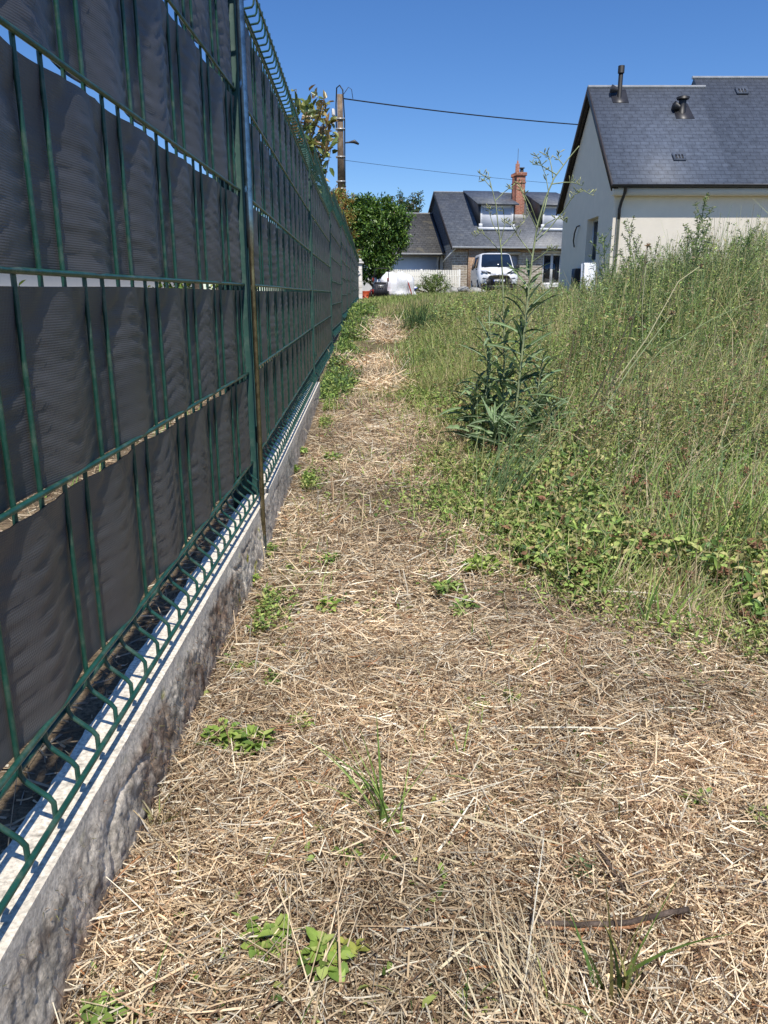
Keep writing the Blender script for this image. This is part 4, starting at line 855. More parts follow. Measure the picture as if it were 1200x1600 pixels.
# coarse leaning tufts, bent the same way clump by clump
g = G(); cx, cy = wsample(900, (1.3, 8), 1.1); nc = len(cx); N = nc * 16; k = np.repeat(np.arange(nc), 16); x = cx[k] + rng.normal(0, .035, N) * (1 + .2 * cy[k]); y = cy[k] + rng.normal(0, .035, N) * (1 + .2 * cy[k])
kc = np.array([[(.62, .53, .34)], [(.50, .42, .26)], [(.34, .42, .14)], [(.24, .34, .12)], [(.44, .46, .20)], [(.38, .27, .16)]])[:, 0][rng.integers(0, 6, nc)][k] * rng.uniform(.7, 1.3, (N, 1))
g.blades(np.stack([x, y, zg(x, y)], -1), (rng.normal(.2, .9, nc))[k] + rng.normal(0, .3, N), (np.abs(rng.normal(.5, .3, nc)))[k] + rng.normal(0, .12, N), (rng.normal(.6, .4, nc))[k] + rng.normal(0, .15, N), (Hh(cx, cy) * rng.uniform(.8, 1.5, nc))[k] * rng.uniform(.6, 1.2, N), .0034 * (.7 + .35 * y) * rng.uniform(.6, 1.4, N), kc, 5)
tag(g.build('leaning_grass', M['leaf']), 'coarse bent tufts of drying grass leaning through the weeds', 'grass', kind='stuff')
# weeds at the plinth foot
g = G(); N = 9000; y = .6 + 3.6 * rng.random(N); x = np.interp(y, [.5, 1.9, 4.4], [-.27, -.275, -.35]) + .03 + np.abs(rng.normal(0, .03, N)); k = vnoise(x * 0, y, 7, 88) > .62; x, y = x[k], y[k]; N = len(x)
g.leaves(np.stack([x, y, zg(x, y) + .035 * rng.random(N)], -1), rng.standard_normal((N, 3)) * [1, 1, .4] + [0, 0, .5], rng.standard_normal((N, 3)) * .4 + [0, 0, 1], rng.uniform(.007, .016, N), rng.uniform(.003, .007, N), pal(N, GRN + OLV[:2], .28), .2, .2)
tag(g.build('plinth_foot_weeds', M['leaf']), 'little green weeds and grass along the foot of the plinth', 'weeds', kind='stuff')
# thin fringe creeping out into the straw
g = G(); N = 42000; y = 1.0 + 5.2 * rng.random(N); x = edge(y) + .05 + rng.normal(0, .085, N) * (1 + .12 * y); k = (fbm(x, y, 5, 3, 77) > .48) & (x > -.12); x, y = x[k], y[k]; N = len(x)
P = np.stack([x, y, zg(x, y) + .005 + .05 * rng.random(N) ** 1.5], -1)
g.leaves(P, rng.standard_normal((N, 3)) * [1, 1, .4] + [0, 0, .4], rng.standard_normal((N, 3)) * .4 + [0, 0, 1], rng.uniform(.006, .016, N) * (.8 + .2 * y), rng.uniform(.003, .007, N) * (.8 + .2 * y), pal(N, GRN + OLV[:2], .28), .2, .2)
N = 7000; y = 1.0 + 4.5 * rng.random(N); x = edge(y) + rng.normal(.05, .09, N) * (1 + .12 * y); k = x > -.12; x, y = x[k], y[k]; N = len(x)
g.blades(np.stack([x, y, zg(x, y)], -1), rng.uniform(0, 6.28, N), rng.normal(.7, .35, N), rng.normal(.4, .4, N), rng.uniform(.03, .13, N), .0022 * (.8 + .3 * y), pal(N, GRN + OLV + STR[:3], .22), 3)
tag(g.build('weed_fringe', M['leaf']), 'thin fringe of small weeds and grass where the tall growth meets the straw', 'weeds', kind='stuff')
# grass blades in the near and middle weeds
g = G(); x, y = wsample(46000, (1.1, 7.5), .95); N = len(x); n1 = fbm(x, y, 1.3, 3, 95); h = Hh(x, y)
P = np.stack([x, y, zg(x, y)], -1); dry = (fbm(x, y, .9, 3, 97) + drier(x, y) + .12 * rng.standard_normal(N)) > .55
C = np.where(dry[:, None], pal(N, OLV[1:3] + [(.50, .41, .26), (.58, .48, .32), (.42, .35, .21)], .25), pal(N, GRN + BLU + OLV[:1], .25))
az = rng.normal(.3, 1.1, N); g.blades(P, az, np.abs(rng.normal(.38, .30, N)), rng.normal(.6, .5, N), h * rng.uniform(.6, 1.5, N), .0021 * (.7 + .42 * y) * rng.uniform(.5, 1.5, N), C * 1.3, 4)
tag(g.build('wild_grass', M['leaf']), 'knee high wild grass, green and drying, filling the right of the plot', 'grass', kind='stuff')
# bushy leafy mass behind (middle and far)
g = G(); sx, sy = wsample(15500, (2.3, 13), 1.2, xm=.68); ns = len(sx); sh = Hh(sx, sy) * rng.uniform(.6, 1.35, ns); laz = rng.normal(.2, 1.3, ns); lam = np.abs(rng.normal(0, .28, ns))
N = 250000; k = rng.integers(0, ns, N); t = rng.random(N) ** .65; y = sy[k]; h = sh[k]
ox = np.cos(laz[k]) * lam[k] * h * t ** 1.5; oy = np.sin(laz[k]) * lam[k] * h * t ** 1.5; ra = rng.uniform(0, 6.28, N)
P = np.stack([sx[k] + ox, y + oy, zg(sx, sy)[k] + h * t], -1); bushy = vnoise(sx, sy, 1.6, 55)[k]
D = np.stack([np.cos(ra), np.sin(ra), rng.normal(.55, .4, N)], -1); tone = fbm(sx, sy, .8, 3, 98)[k][:, None]
sc_ = (rng.choice(3, ns, p=[.66, .21, .13]))[k]; C = pal(N, GRN + OLV[:1] + BLU[1:], .22) * (.42 + 1.6 * tone) * (.7 + .6 * rng.random((ns, 1))[k])
o1 = sc_ == 1; C[o1] = pal(int(o1.sum()), OLV[:4], .2); o2 = (sc_ == 2) | (rng.random(N) < drier(sx, sy)[k] * 3); C[o2] = pal(int(o2.sum()), [(.38, .30, .18), (.30, .24, .13), (.44, .36, .22), (.30, .17, .10)], .2)
g.leaves(P, D, rng.standard_normal((N, 3)) * .5 + [0, -.15, .9], rng.uniform(.018, .046, N) * (.55 + .08 * y) * (1.25 - .6 * t), rng.uniform(.0035, .009, N) * (.55 + .10 * y), C, .15, .2)
g.blades(np.stack([sx, sy, zg(sx, sy)], -1), laz, lam * .3, lam * 1.3, sh * 1.08, .0022 * (.6 + .3 * sy), pal(ns, OLV[:2] + [(.25, .28, .12), (.42, .36, .2)], .2), 5, .6)
tag(g.build('leafy_weeds', M['leaf']), 'mass of narrow leaved tall weeds spreading towards the houses', 'weeds', kind='stuff')
# meadow far
g = G(); N = 130000; y = 4.4 + 33 * rng.random(N) ** 2.0; x = -.9 + (.75 * y + 1.5) * rng.random(N); fx = np.interp(y, [5, 26, 27, 60], [-.42, -.83, -6, -6]); k = (x > fx) & ~((y > 20.7) & (x > 5.6)); x, y = x[k], y[k]
w_ = wedge(x, y, .2); yel = ((np.abs(x + .0) < .20) & (y < 12)); k = ~yel | (rng.random(len(x)) < .38); x, y, w_ = x[k], y[k], w_[k]; N = len(x)
h = (.045 + (.17 + .10 * np.clip((x - .5) / 3, 0, 1)) * w_) * (.6 + .8 * fbm(x, y, .7, 3, 99)) * np.interp(y, [5, 14, 20, 40], [1, 1, .75, .6]); P = np.stack([x, y, zg(x, y) - .01], -1); tone = fbm(x, y, .45, 4, 101)
dry = tone + .12 * rng.standard_normal(N) > .56
C = np.where(dry[:, None], pal(N, OLV[1:] + [(.40, .33, .17)], .22), pal(N, [(.27, .36, .10), (.19, .27, .07), (.36, .43, .14), (.42, .46, .17)], .28))
g.blades(P, rng.uniform(0, 6.28, N), np.abs(rng.normal(.25, .25, N)), rng.normal(.5, .4, N), h * rng.uniform(.6, 1.4, N), .0012 * y * rng.uniform(.5, 1.3, N), C, 3)
tag(g.build('meadow_grass', M['leaf_far']), 'meadow grass running up to the white van and the houses', 'grass', kind='stuff')
# green strip along the fence
g = G(); N = 30000; y = 4.1 + 11 * rng.random(N) ** 1.3; lx = np.interp(y, [4.1, 26], [-.36, -.80]); x = lx + rng.random(N) * np.interp(y, [4.1, 5, 8, 15], [.13, .20, .26, .42]) * rng.uniform(.6, 1.2, N) ; k = (fbm(x, y, 3, 3, 66) > .40) & (y > 4.2 + .5 * rng.random(N)); x, y = x[k], y[k]; N = len(x)
P = np.stack([x, y, zg(x, y) + rng.random(N) ** 1.5 * .06 * np.interp(y, [4, 7, 12], [.7, 1.2, 2.2])], -1); g.leaves(P, rng.standard_normal((N, 3)) * [1, 1, .6] + [0, 0, .5], rng.standard_normal((N, 3)) * .6 + [0, 0, 1], rng.uniform(.02, .04, N) * (.6 + .08 * y), rng.uniform(.006, .014, N) * (.6 + .08 * y), pal(N, GRN + BLU[:2], .25), .15, .2)
tag(g.build('verge_weeds', M['leaf']), 'green weeds hugging the foot of the fence beyond the second post', 'weeds', kind='stuff')
# pale seed flecks floating over the grass
g = G(); x, y = wsample(50000, (1.9, 8.5), 1.0); N = len(x); k = (fbm(x, y, .9, 3, 97) > .40) & (rng.random(N) < np.clip((x / y - .12) * 6, .15, 1)); x, y = x[k], y[k]; N = len(x); h = Hh(x, y) * rng.uniform(.35, 1.15, N)
P = np.stack([x, y, zg(x, y) + h], -1); g.leaves(P, rng.standard_normal((N, 3)) + [0, 0, .5], rng.standard_normal((N, 3)) + [0, -.3, .5], rng.uniform(.005, .012, N) * (.7 + .15 * y), rng.uniform(.002, .004, N) * (.7 + .15 * y), pal(N, [(.45, .36, .24), (.40, .32, .2), (.50, .42, .28), (.42, .28, .18), (.34, .36, .18)], .25), .1, .1)
tag(g.build('grass_seed_heads', M['straw']), 'fine pale dry seed heads speckling the tall grass', 'seed heads', kind='stuff')
# brown clover heads
g = G(); N = 420; x, y = wsample(900, (1.2, 5.5), 1.0); x, y = x[:N], y[:N]; N = len(x); Z = zg(x, y) + Hh(x, y) * rng.uniform(.4, .85, N)
for i in range(N):
    n = 26; d = rng.standard_normal((n, 3)); d /= np.linalg.norm(d, axis=1)[:, None]; r = .0045 + .0012 * y[i]
    g.leaves(np.array([x[i], y[i], Z[i]]) + d * r * .5, d, np.roll(d, 1, 0), r * 1.3, r * .6, pal(n, [(.34, .17, .10), (.26, .13, .08), (.42, .24, .15)], .2), .1, 0)
    g.tube([(x[i], y[i], Z[i]), (x[i] + .01, y[i] + .01, zg1(x[i], y[i]))], .0010 + .0002 * y[i], 3, (.2, .2, .1), cap=False)
tag(g.build('clover_heads', M['straw']), 'withered reddish brown clover heads scattered through the weeds', 'flower heads', kind='stuff')
# lawn behind the fence
g = G(); N = 16000; y = .3 + 22 * rng.random(N) ** 1.4; x = -.7 - 5.8 * rng.random(N); P = np.stack([x, y, zg(x, y)], -1)
g.blades(P, rng.uniform(0, 6.28, N), .4, .6, rng.uniform(.03, .09, N), .004 + .0009 * y, pal(N, GRN + STR[:3], .25), 2); tag(g.build('garden_lawn', M['leaf_far']), 'lawn of the garden behind the fence', 'grass', kind='stuff')

# ------------------------------------------------------------------ single plants
def curve(p, d, L, droop, n=6, wob=.0):
    P = [Vector(p)]; d = Vector(d).normalized()
    for k in range(n): d = (d + Vector((random.uniform(-wob, wob), random.uniform(-wob, wob), -droop / n))).normalized(); P.append(P[-1] + d * L / n)
    return P
def long_leaf(g, gm, base, az, el, L, W, colr, droop=.5, lobes=5):
    """toothed blue green leaf held edgewise with a pale midrib"""
    P = curve(base, (math.cos(az) * math.cos(el), math.sin(az) * math.cos(el), math.sin(el)), L, droop, 10, .03)
    A = np.array([tuple(p) for p in P]); T = np.gradient(A, axis=0); T /= np.linalg.norm(T, axis=1)[:, None]
    tw = random.uniform(-.9, .9); S0 = np.array([-math.sin(az), math.cos(az), 0]) * math.cos(tw) + np.array([0, 0, 1]) * math.sin(tw)
    S_ = S0 - T * (T @ S0)[:, None]; S_ /= np.linalg.norm(S_, axis=1)[:, None]; N_ = np.cross(T, S_)
    t = np.linspace(0, 1, 11); w_ = W * (.35 + .75 * np.sin(math.pi * np.clip(t * .9 + .05, 0, 1))) * (1 - .35 * (np.arange(11) % 2)) * np.where(t > .95, .08, 1)
    X = np.stack([A + S_ * w_[:, None] * .5 + N_ * w_[:, None] * .18, A, A - S_ * w_[:, None] * .5 + N_ * w_[:, None] * .18], 1)
    c = np.array(colr) * random.uniform(.75, 1.3); g.grid(X[..., 0], X[..., 1], X[..., 2], c)
    gm.tube(P, np.linspace(.0016, .0005, len(P)), 4, (.42, .48, .32), cap=False)
def lettuce(u, v, Y, pts, nl, L, label, branches=(), leafz=(0, .6), seed=1, r=.0045):
    random.seed(seed); B = Vector((at(u, v, Y).x, Y, 0)); B.z = zg1(B.x, Y)
    t = empty('prickly_lettuce', B); tag(t, label, 'weed plant'); st = G(); gl = G(); gm = G(); hd = G()
    P = [Vector((0, 0, -.01))] + [at(a, b, Y) - B for a, b in pts]
    # smooth
    Q = []
    for i in range(len(P) - 1):
        for k in range(4): Q.append(P[i].lerp(P[i + 1], k / 4))
    Q.append(P[-1]); st.tube(Q, np.linspace(r, r * .3, len(Q)), 6, (.34, .38, .20)); H = Q[-1].z
    def pos(z):
        for a, b in zip(Q[:-1], Q[1:]):
            if a.z <= z <= b.z: return a.lerp(b, (z - a.z) / max(1e-6, b.z - a.z))
        return Q[-1]
    for k in range(nl):
        z = H * (leafz[0] + (leafz[1] - leafz[0]) * k / max(1, nl - 1)) + .01; s = 1 - .5 * k / nl
        long_leaf(gl, gm, pos(z), k * 2.4 + random.uniform(-.5, .5), random.uniform(.3, 1.15), L * s * random.uniform(.6, 1.15), L * random.uniform(.08, .135) * s, random.choice([(.11, .18, .07), (.15, .23, .09), (.21, .30, .14), (.07, .12, .045)]), random.uniform(.1, 1.3))
    for pb in branches:
        b = [at(a, c, Y + random.uniform(-.06, .06)) - B for a, c in pb]; b[0] = pos(min(b[0].z, H * .98)); R_ = []
        for i in range(len(b) - 1):
            for k in range(3): R_.append(b[i].lerp(b[i + 1], k / 3))
        R_.append(b[-1]); st.tube(R_, np.linspace(r * .45, .0009, len(R_)), 5, (.30, .34, .17))
        for q in R_[len(R_) // 2:]:
            for _ in range(2):
                d = Vector((random.uniform(-1, 1), random.uniform(-1, 1), random.uniform(.1, 1))).normalized(); e = q + d * random.uniform(.008, .022)
                hd.tube([q, q.lerp(e, .4), e, e + d * .007], [.0005, .0009, .0020, .0006], 5, random.choice([(.26, .30, .12), (.42, .42, .2), (.18, .2, .09)]))
    st.build('stem', M['stemm'], t, True); gl.build('leaves', M['leaf'], t, True); gm.build('midribs', M['stemm'], t)
    if hd.n: hd.build('flower_buds', M['stemm'], t)
    random.seed(seed + 100); return t
lettuce(800, 712, 2.92, [(806, 640), (815, 560), (824, 470), (832, 400), (840, 350), (852, 310), (866, 278), (888, 248), (905, 228)], 50, .22, 'tallest prickly lettuce, its branched seed top reaching the cream gable',
        [[(838, 362), (850, 330), (857, 300), (853, 275), (843, 250), (838, 243)], [(853, 275), (845, 258), (832, 257)], [(866, 280), (862, 262), (858, 245), (850, 240)], [(840, 380), (860, 355), (880, 330), (897, 304), (912, 298), (925, 305)], [(840, 350), (829, 320), (816, 298), (810, 285)], [(838, 372), (853, 350), (868, 342), (878, 342), (886, 348)], [(836, 358), (826, 330), (820, 310), (813, 295)], [(828, 410), (845, 400), (858, 390), (868, 392)], [(832, 400), (822, 385), (810, 370), (800, 352), (790, 348)], [(876, 262), (874, 250), (872, 240)], [(858, 290), (880, 285), (895, 285), (910, 290)]], (.02, .62), 1, .0052)
lettuce(783, 708, 2.98, [(785, 640), (788, 560), (787, 490), (785, 430), (783, 390), (778, 350), (775, 320), (770, 300), (765, 285)], 38, .20, 'slender pale stemmed prickly lettuce in front of the white van, second tallest',
        [[(774, 318), (768, 292), (764, 276), (750, 272)], [(768, 290), (758, 282), (748, 284)], [(776, 312), (788, 300), (797, 293), (800, 296)], [(785, 385), (800, 368), (815, 350), (828, 332)], [(781, 370), (770, 350), (764, 330), (766, 325)], [(784, 395), (766, 375), (752, 363), (742, 370)], [(785, 380), (789, 350), (787, 330)]], (.03, .50), 4, .0038)
lettuce(757, 700, 2.98, [(758, 640), (762, 590), (768, 540), (764, 505)], 34, .19, 'short leafy prickly lettuce stem, left of the two tall ones', (), (.05, .98), 6, .004)
lettuce(835, 700, 2.98, [(838, 630), (843, 590), (848, 560)], 32, .19, 'low dark prickly lettuce shoot right of the tallest one', (), (.05, .98), 8, .004)
lettuce(738, 690, 2.98, [(740, 640), (744, 600)], 32, .19, 'leftmost low prickly lettuce shoot at the rim of the mown strip', (), (.05, .98), 14, .0035)
lettuce(850, 722, 2.85, [(856, 670), (862, 630)], 34, .19, 'rightmost low lettuce shoot, next to the leaning stalks', (), (.05, .98), 15, .0035)
lettuce(800, 745, 2.68, [(802, 705), (806, 670)], 36, .20, 'prickly lettuce shoot nearest the camera, below the tallest one', (), (.05, .98), 16, .0035)
lettuce(765, 738, 2.72, [(772, 690), (774, 660)], 40, .20, 'blue green leaf rosette at the foot of the tall lettuces', (), (.1, .95), 10, .004)

def stalk(pts, Y, label, r=.0036, c=(.24, .23, .12), seeds=True, leaf=0):
    B = ground_at(*pts[0]); Y = B.y if Y is None else Y; B = Vector((at(pts[0][0], pts[0][1], Y).x, Y, 0)); B.z = zg1(B.x, Y); t = empty('dry_stalk', B); tag(t, label, 'stalk', 'leaning stalks in the weeds')
    P = [Vector((0, 0, 0))] + [at(a, b, Y + .05 * i) - B for i, (a, b) in enumerate(pts[1:])]; Q = []
    for i in range(len(P) - 1):
        for k in range(3): Q.append(P[i].lerp(P[i + 1], k / 3))
    Q.append(P[-1]); g = G(); g.tube(Q, np.linspace(r, r * .4, len(Q)), 6, c); g.build('stem', M['stemm'], t, True)
    if leaf:
        gl = G(); gm = G()
        for k in range(leaf): q = Q[random.randint(2, len(Q) - 1)]; long_leaf(gl, gm, q, random.uniform(0, 6.28), random.uniform(-.2, .6), random.uniform(.06, .12), .016, random.choice(BLU + OLV[:2]), .5)
        gl.build('leaves', M['leaf'], t, True)
    if seeds:
        h = G(); q = Q[-1]; n = 14; d = rng.standard_normal((n, 3)) + [0, 0, .6]; h.leaves(np.tile(np.array(q), (n, 1)), d, rng.standard_normal((n, 3)), .014, .006, pal(n, [(.3, .2, .12), (.36, .3, .18)], .2), .1, 0); h.build('seed_head', M['straw'], t)
stalk([(868, 745), (905, 670), (945, 590), (985, 500)], None, 'long dark leaning stalk, lowest starting of the bundle right of the lettuces', .0042, (.06, .055, .03), leaf=3)
stalk([(885, 735), (930, 660), (985, 575), (1050, 490)], None, 'pale green leaning stalk crossing the dark ones towards upper right', .0038, (.28, .32, .16), leaf=2)
stalk([(895, 720), (935, 640), (975, 560), (1000, 455), (1012, 385)], None, 'longest leaning stalk ending in a thistle like head before the cream wall', .0036, (.10, .09, .05))
stalk([(905, 700), (960, 600), (1010, 530), (1060, 440), (1095, 415)], None, 'pale straw coloured stalk leaning far to the right', .0036, (.45, .42, .24))
stalk([(850, 700), (870, 640), (885, 580), (898, 520)], None, 'nearly upright brown stalk just right of the lettuces', .0034, (.10, .075, .045))
stalk([(930, 690), (975, 610), (1035, 545), (1110, 500), (1175, 470)], None, 'green stalk arching right towards the picture edge', .0032, (.25, .3, .14), leaf=2)
stalk([(1000, 640), (1005, 560), (1003, 480), (1010, 410)], 3.9, 'upright pale stalk in the middle of the weeds', .0028, (.42, .40, .25))
stalk([(915, 640), (925, 600), (932, 570), (936, 540)], 3.5, 'short yellow flowered stalk between the leaning ones', .002, (.25, .28, .1))

def tussock(name, u, v, Y, n, L, W, lean, cols, label, cat='grass tuft', spread=.03, mat='leaf', bend=.5, az=None):
    B = ground_at(u, v) if Y is None else Vector((at(u, v, Y).x, Y, zg1(at(u, v, Y).x, Y)))
    P = rng.normal(0, spread, (n, 3)) * [1, 1, 0]; g = G()
    g.blades(P, rng.uniform(0, 6.28, n) if az is None else rng.normal(az, .5, n), np.abs(rng.normal(lean, .18, n)), rng.normal(bend, .25, n), L * rng.uniform(.5, 1.15, n), W * rng.uniform(.6, 1.3, n), pal(n, cols, .2), 6)
    o = g.build(name, M[mat], None, True); o.location = B; return tag(o, label, cat)
tussock('grass_tussock', 772, 800, None, 70, .40, .0034, .45, BLU, 'blue green grass tussock leaning right at the weed edge below the lettuces', spread=.035, az=.35)
tussock('grass_tussock', 1150, 880, None, 55, .28, .005, .25, GRN, 'bright green broad bladed grass clump at the right picture edge', spread=.08)
tussock('grass_tussock', 655, 520, 8.8, 260, .40, .008, .2, [(.07, .13, .05), (.05, .10, .04), (.1, .17, .07)], 'tall dark green grass clump right of the far yellow straw patch', spread=.10)
tussock('grass_tussock', 650, 610, 5.6, 220, .26, .005, .3, BLU + GRN, 'green grass clump where the mown strip narrows', spread=.12)
tussock('grass_tuft', 605, 1290, None, 16, .13, .0042, .3, GRN, 'green grass tuft standing in the straw in the middle foreground', spread=.008)
tussock('grass_tuft', 965, 1560, None, 14, .14, .0048, .35, GRN + [(.3, .28, .1)], 'green and yellowing grass tuft below the broken stick', spread=.010)
tussock('grass_tuft', 245, 1290, None, 9, .07, .005, .5, OLV, 'small olive grass tuft close to the plinth foot', spread=.006)
tussock('grass_tuft', 1010, 985, None, 10, .14, .006, .4, GRN, 'grass tuft with wide blades at the lower rim of the weeds', spread=.02, az=.8)
tussock('straw_tuft', 850, 1590, None, 90, .085, .0024, .85, STR[:1] + [(.70, .62, .44), (.62, .53, .35)], 'thick tuft of pale dead grass stalks below the broken stick', 'straw tuft', spread=.03, mat='straw', bend=.2, az=2.0)
tussock('straw_tuft', 470, 1560, None, 18, .11, .0024, .9, STR[:3], 'loose bundle of grey brown dead stalks left of the pale tuft', 'straw tuft', spread=.02, mat='straw', bend=.2, az=1.7)
tussock('straw_tuft', 735, 700, None, 60, .12, .003, .5, STR[:3], 'dry straw fringe at the foot of the lettuce rosette', 'straw tuft', spread=.05, mat='straw')

def broadleaf(u, v, n, L, W, cols, label, up=.5):
    B = ground_at(u, v); t = empty('broadleaf_weed', B); tag(t, label, 'small weed', 'small weeds sprouting in the straw')
    st = G(); gl = G(); r_ = L * .9
    for k in range(n):
        a = random.uniform(0, 6.28); d = random.random() ** .6 * r_ * 1.3; tip = Vector((math.cos(a) * d, math.sin(a) * d, random.uniform(.3, 1.0) * L * up * 1.5 + .006)); s = Vector((math.cos(a) * d * .3, math.sin(a) * d * .3, 0))
        st.tube([s, s.lerp(tip, .5) + Vector((0, 0, .003)), tip], [.0010, .0008, .0006], 4, (.22, .26, .10))
        m = random.randint(2, 4); aa = a + rng.normal(0, .9, m); D = np.stack([np.cos(aa), np.sin(aa), rng.normal(.3, .35, m)], -1)
        gl.leaves(np.tile(np.array(tip), (m, 1)) + rng.normal(0, .003, (m, 3)), D, rng.normal(0, .3, (m, 3)) + [0, 0, 1], L * rng.uniform(.6, 1.15, m), W * rng.uniform(.7, 1.15, m), pal(m, cols, .2), .16, .3)
    st.build('stem', M['stemm'], t); gl.build('leaves', M['leaf'], t)
LG = [(.25, .36, .07), (.33, .44, .10), (.18, .28, .06), (.40, .47, .14)]
for a in [(345, 1165, 16, .022, .012, LG, 'leafy light green weed beside the plinth, left one of the largest pair'), (395, 1172, 16, .024, .014, LG, 'leafy light green weed, right one of the largest pair near the plinth'),
          (377, 1050, 15, .016, .007, GRN, 'feathery green weed half way along the plinth, above the largest pair'), (425, 1070, 9, .015, .008, GRN, 'small green weed just right of the feathery one'), (470, 1140, 8, .016, .008, LG, 'small upright pale green weed right of the largest pair'),
          (416, 868, 14, .022, .010, GRN, 'green weed at the plinth foot below the metal rod'), (392, 912, 12, .018, .009, LG, 'yellow green weed against the plinth, below the one at the rod'), (512, 955, 8, .020, .014, LG, 'bright green single weed in the middle of the straw strip'),
          (515, 882, 9, .022, .010, GRN, 'pale green weed under a dry stalk in the middle of the strip'), (457, 893, 5, .012, .007, GRN, 'tiny green weed between the plinth weeds and the strip middle'), (423, 1480, 9, .020, .013, LG, 'three leaved light green weed near the bottom left'),
          (505, 1512, 8, .022, .014, LG, 'yellow green pointed leaf weed at the bottom, left of the dead stalks'), (540, 1510, 5, .016, .010, [(.32, .34, .08)], 'small yellowing weed beside the pointed leaf one'), (165, 1592, 10, .016, .010, GRN, 'dark green weed at the bottom edge beside the plinth'),
          (555, 1250, 7, .014, .006, GRN, 'small upright weed just left of the foreground grass tuft'), (540, 1350, 6, .012, .006, LG, 'tiny yellow green weed below the foreground grass tuft'), (750, 895, 18, .036, .017, LG, 'large bright green weed with pointed leaves below the weed edge'), (700, 930, 14, .028, .010, GRN, 'weed with narrow leaves left of the large bright green one'),
          (718, 960, 8, .026, .011, GRN, 'small weed under the large bright green one'), (905, 1368, 10, .013, .007, BLU, 'dark green small leaved weed above the broken stick'), (1085, 1262, 10, .016, .006, GRN, 'feathery green weed at the right of the foreground straw'), (745, 1110, 10, .014, .007, GRN, 'low green weed in the right middle foreground'),
          (800, 1100, 8, .014, .007, GRN, 'low green weed right of its neighbour in the middle foreground'), (690, 770, 14, .034, .016, BLU + GRN, 'grey green rosette jutting into the strip at the weed edge'), (470, 712, 16, .030, .016, GRN, 'green weed clump growing against the plinth beyond the rod'), (455, 740, 14, .030, .016, LG, 'pale weed clump against the plinth just nearer than the green clump'), (520, 720, 10, .030, .012, GRN, 'low green weed in the strip facing the plinth weed clump'), (1190, 1290, 8, .013, .008, GRN, 'small green weed at the right picture edge in the straw')]:
    broadleaf(a[0], a[1], int(a[2] * 1.7), a[3] * .74, a[4] * .74, *a[5:])

# tall weeds standing against the houses: a few kinds, copied
def plume(kind, seed):
    random.seed(seed); t = empty('tall_weed'); st = G(); gl = G(); sd = G(); H = 1.0
    P = curve((0, 0, 0), (random.uniform(-.08, .08), random.uniform(-.08, .08), 1), H, 0, 10, .05); st.tube(P, np.linspace(.005, .0015, 11), 5, (.25, .30, .14))
    br = []
    for k in range(26 if kind != 2 else 18):
        s = .25 + .72 * k / 26; i = min(9, int(s * 10)); q = P[i].lerp(P[i + 1], s * 10 - i); a = k * 2.4; L = (1.05 - s) * (.42 if kind == 0 else .26) + .05
        b = curve(q, (math.cos(a) * .55, math.sin(a) * .55, .85), L, -.2 if kind < 2 else .5, 5, .06); st.tube(b, np.linspace(.0022, .0008, 6), 4, (.24, .28, .13), cap=False); br.append((b, s))
    br.append((P[6:], .5)); br.append((P[:7], .1))
    for b, s in br:
        n = 14 if kind != 2 else 5; A = np.array([tuple(p) for p in b]); tt = rng.uniform(.1, 1, n) * (len(A) - 1); i = tt.astype(int).clip(0, len(A) - 2); Q = A[i] + (A[i + 1] - A[i]) * (tt - i)[:, None]
        D = rng.standard_normal((n, 3)) * [1, 1, .5] + [0, 0, .5]; gl.leaves(Q, D, rng.standard_normal((n, 3)) * .5 + [0, 0, 1], rng.uniform(.02, .05, n) * (1.15 - .6 * s), rng.uniform(.006, .012, n) * (1.15 - .6 * s), pal(n, (GRN + BLU) if kind != 2 else OLV, .22), .15, .2)
        m = 22 if kind else 10; tt = (1 - rng.random(m) ** 2 * .6) * (len(A) - 1.001); i = tt.astype(int).clip(0, len(A) - 2); Q = A[i] + (A[i + 1] - A[i]) * (tt - i)[:, None] + rng.normal(0, .004, (m, 3))
        if s > .3: sd.leaves(Q, rng.standard_normal((m, 3)) + [0, 0, .6], rng.standard_normal((m, 3)), .010, .005, pal(m, [(.24, .26, .12), (.32, .30, .17), (.18, .22, .09)], .2), .1, 0)
    st.build('stem', M['stemm'], t, True); gl.build('leaves', M['leaf'], t); sd.build('seed_heads', M['straw'], t); return t
kinds = [plume(0, 5), plume(1, 6), plume(2, 7)]; used = set()
TW = [(978, 398, 0, 6.0), (962, 420, 1, 6.4), (1018, 340, 1, 5.2), (1003, 370, 1, 5.6), (1036, 395, 0, 5.4), (1080, 308, 1, 5.0), (1098, 350, 0, 4.8), (1070, 345, 1, 5.6), (1112, 375, 0, 5.2), (1142, 352, 0, 5.0), (1160, 378, 1, 5.3), (1185, 360, 2, 5.0), (1150, 335, 2, 4.6), (1195, 385, 0, 4.4), (985, 360, 0, 5.0), (1052, 380, 0, 5.8), (1128, 395, 1, 4.6), (1174, 398, 0, 4.5), (935, 425, 0, 7.0), (915, 432, 1, 7.6), (895, 438, 0, 8.2), (1060, 410, 1, 4.9), (1010, 415, 0, 5.5), (1090, 400, 0, 5.2), (950, 408, 0, 6.2), (868, 440, 0, 9), (1240, 350, 1, 5.0), (1270, 380, 0, 4.7), (1215, 400, 0, 4.6)]
LBL = ['bushy dark leaved tall weed, one of the many rising before the cream house', 'slender tall weed with fine seed plumes, one of the many rising before the cream house', 'airy branched dry tall weed near the right picture edge before the cream wall']
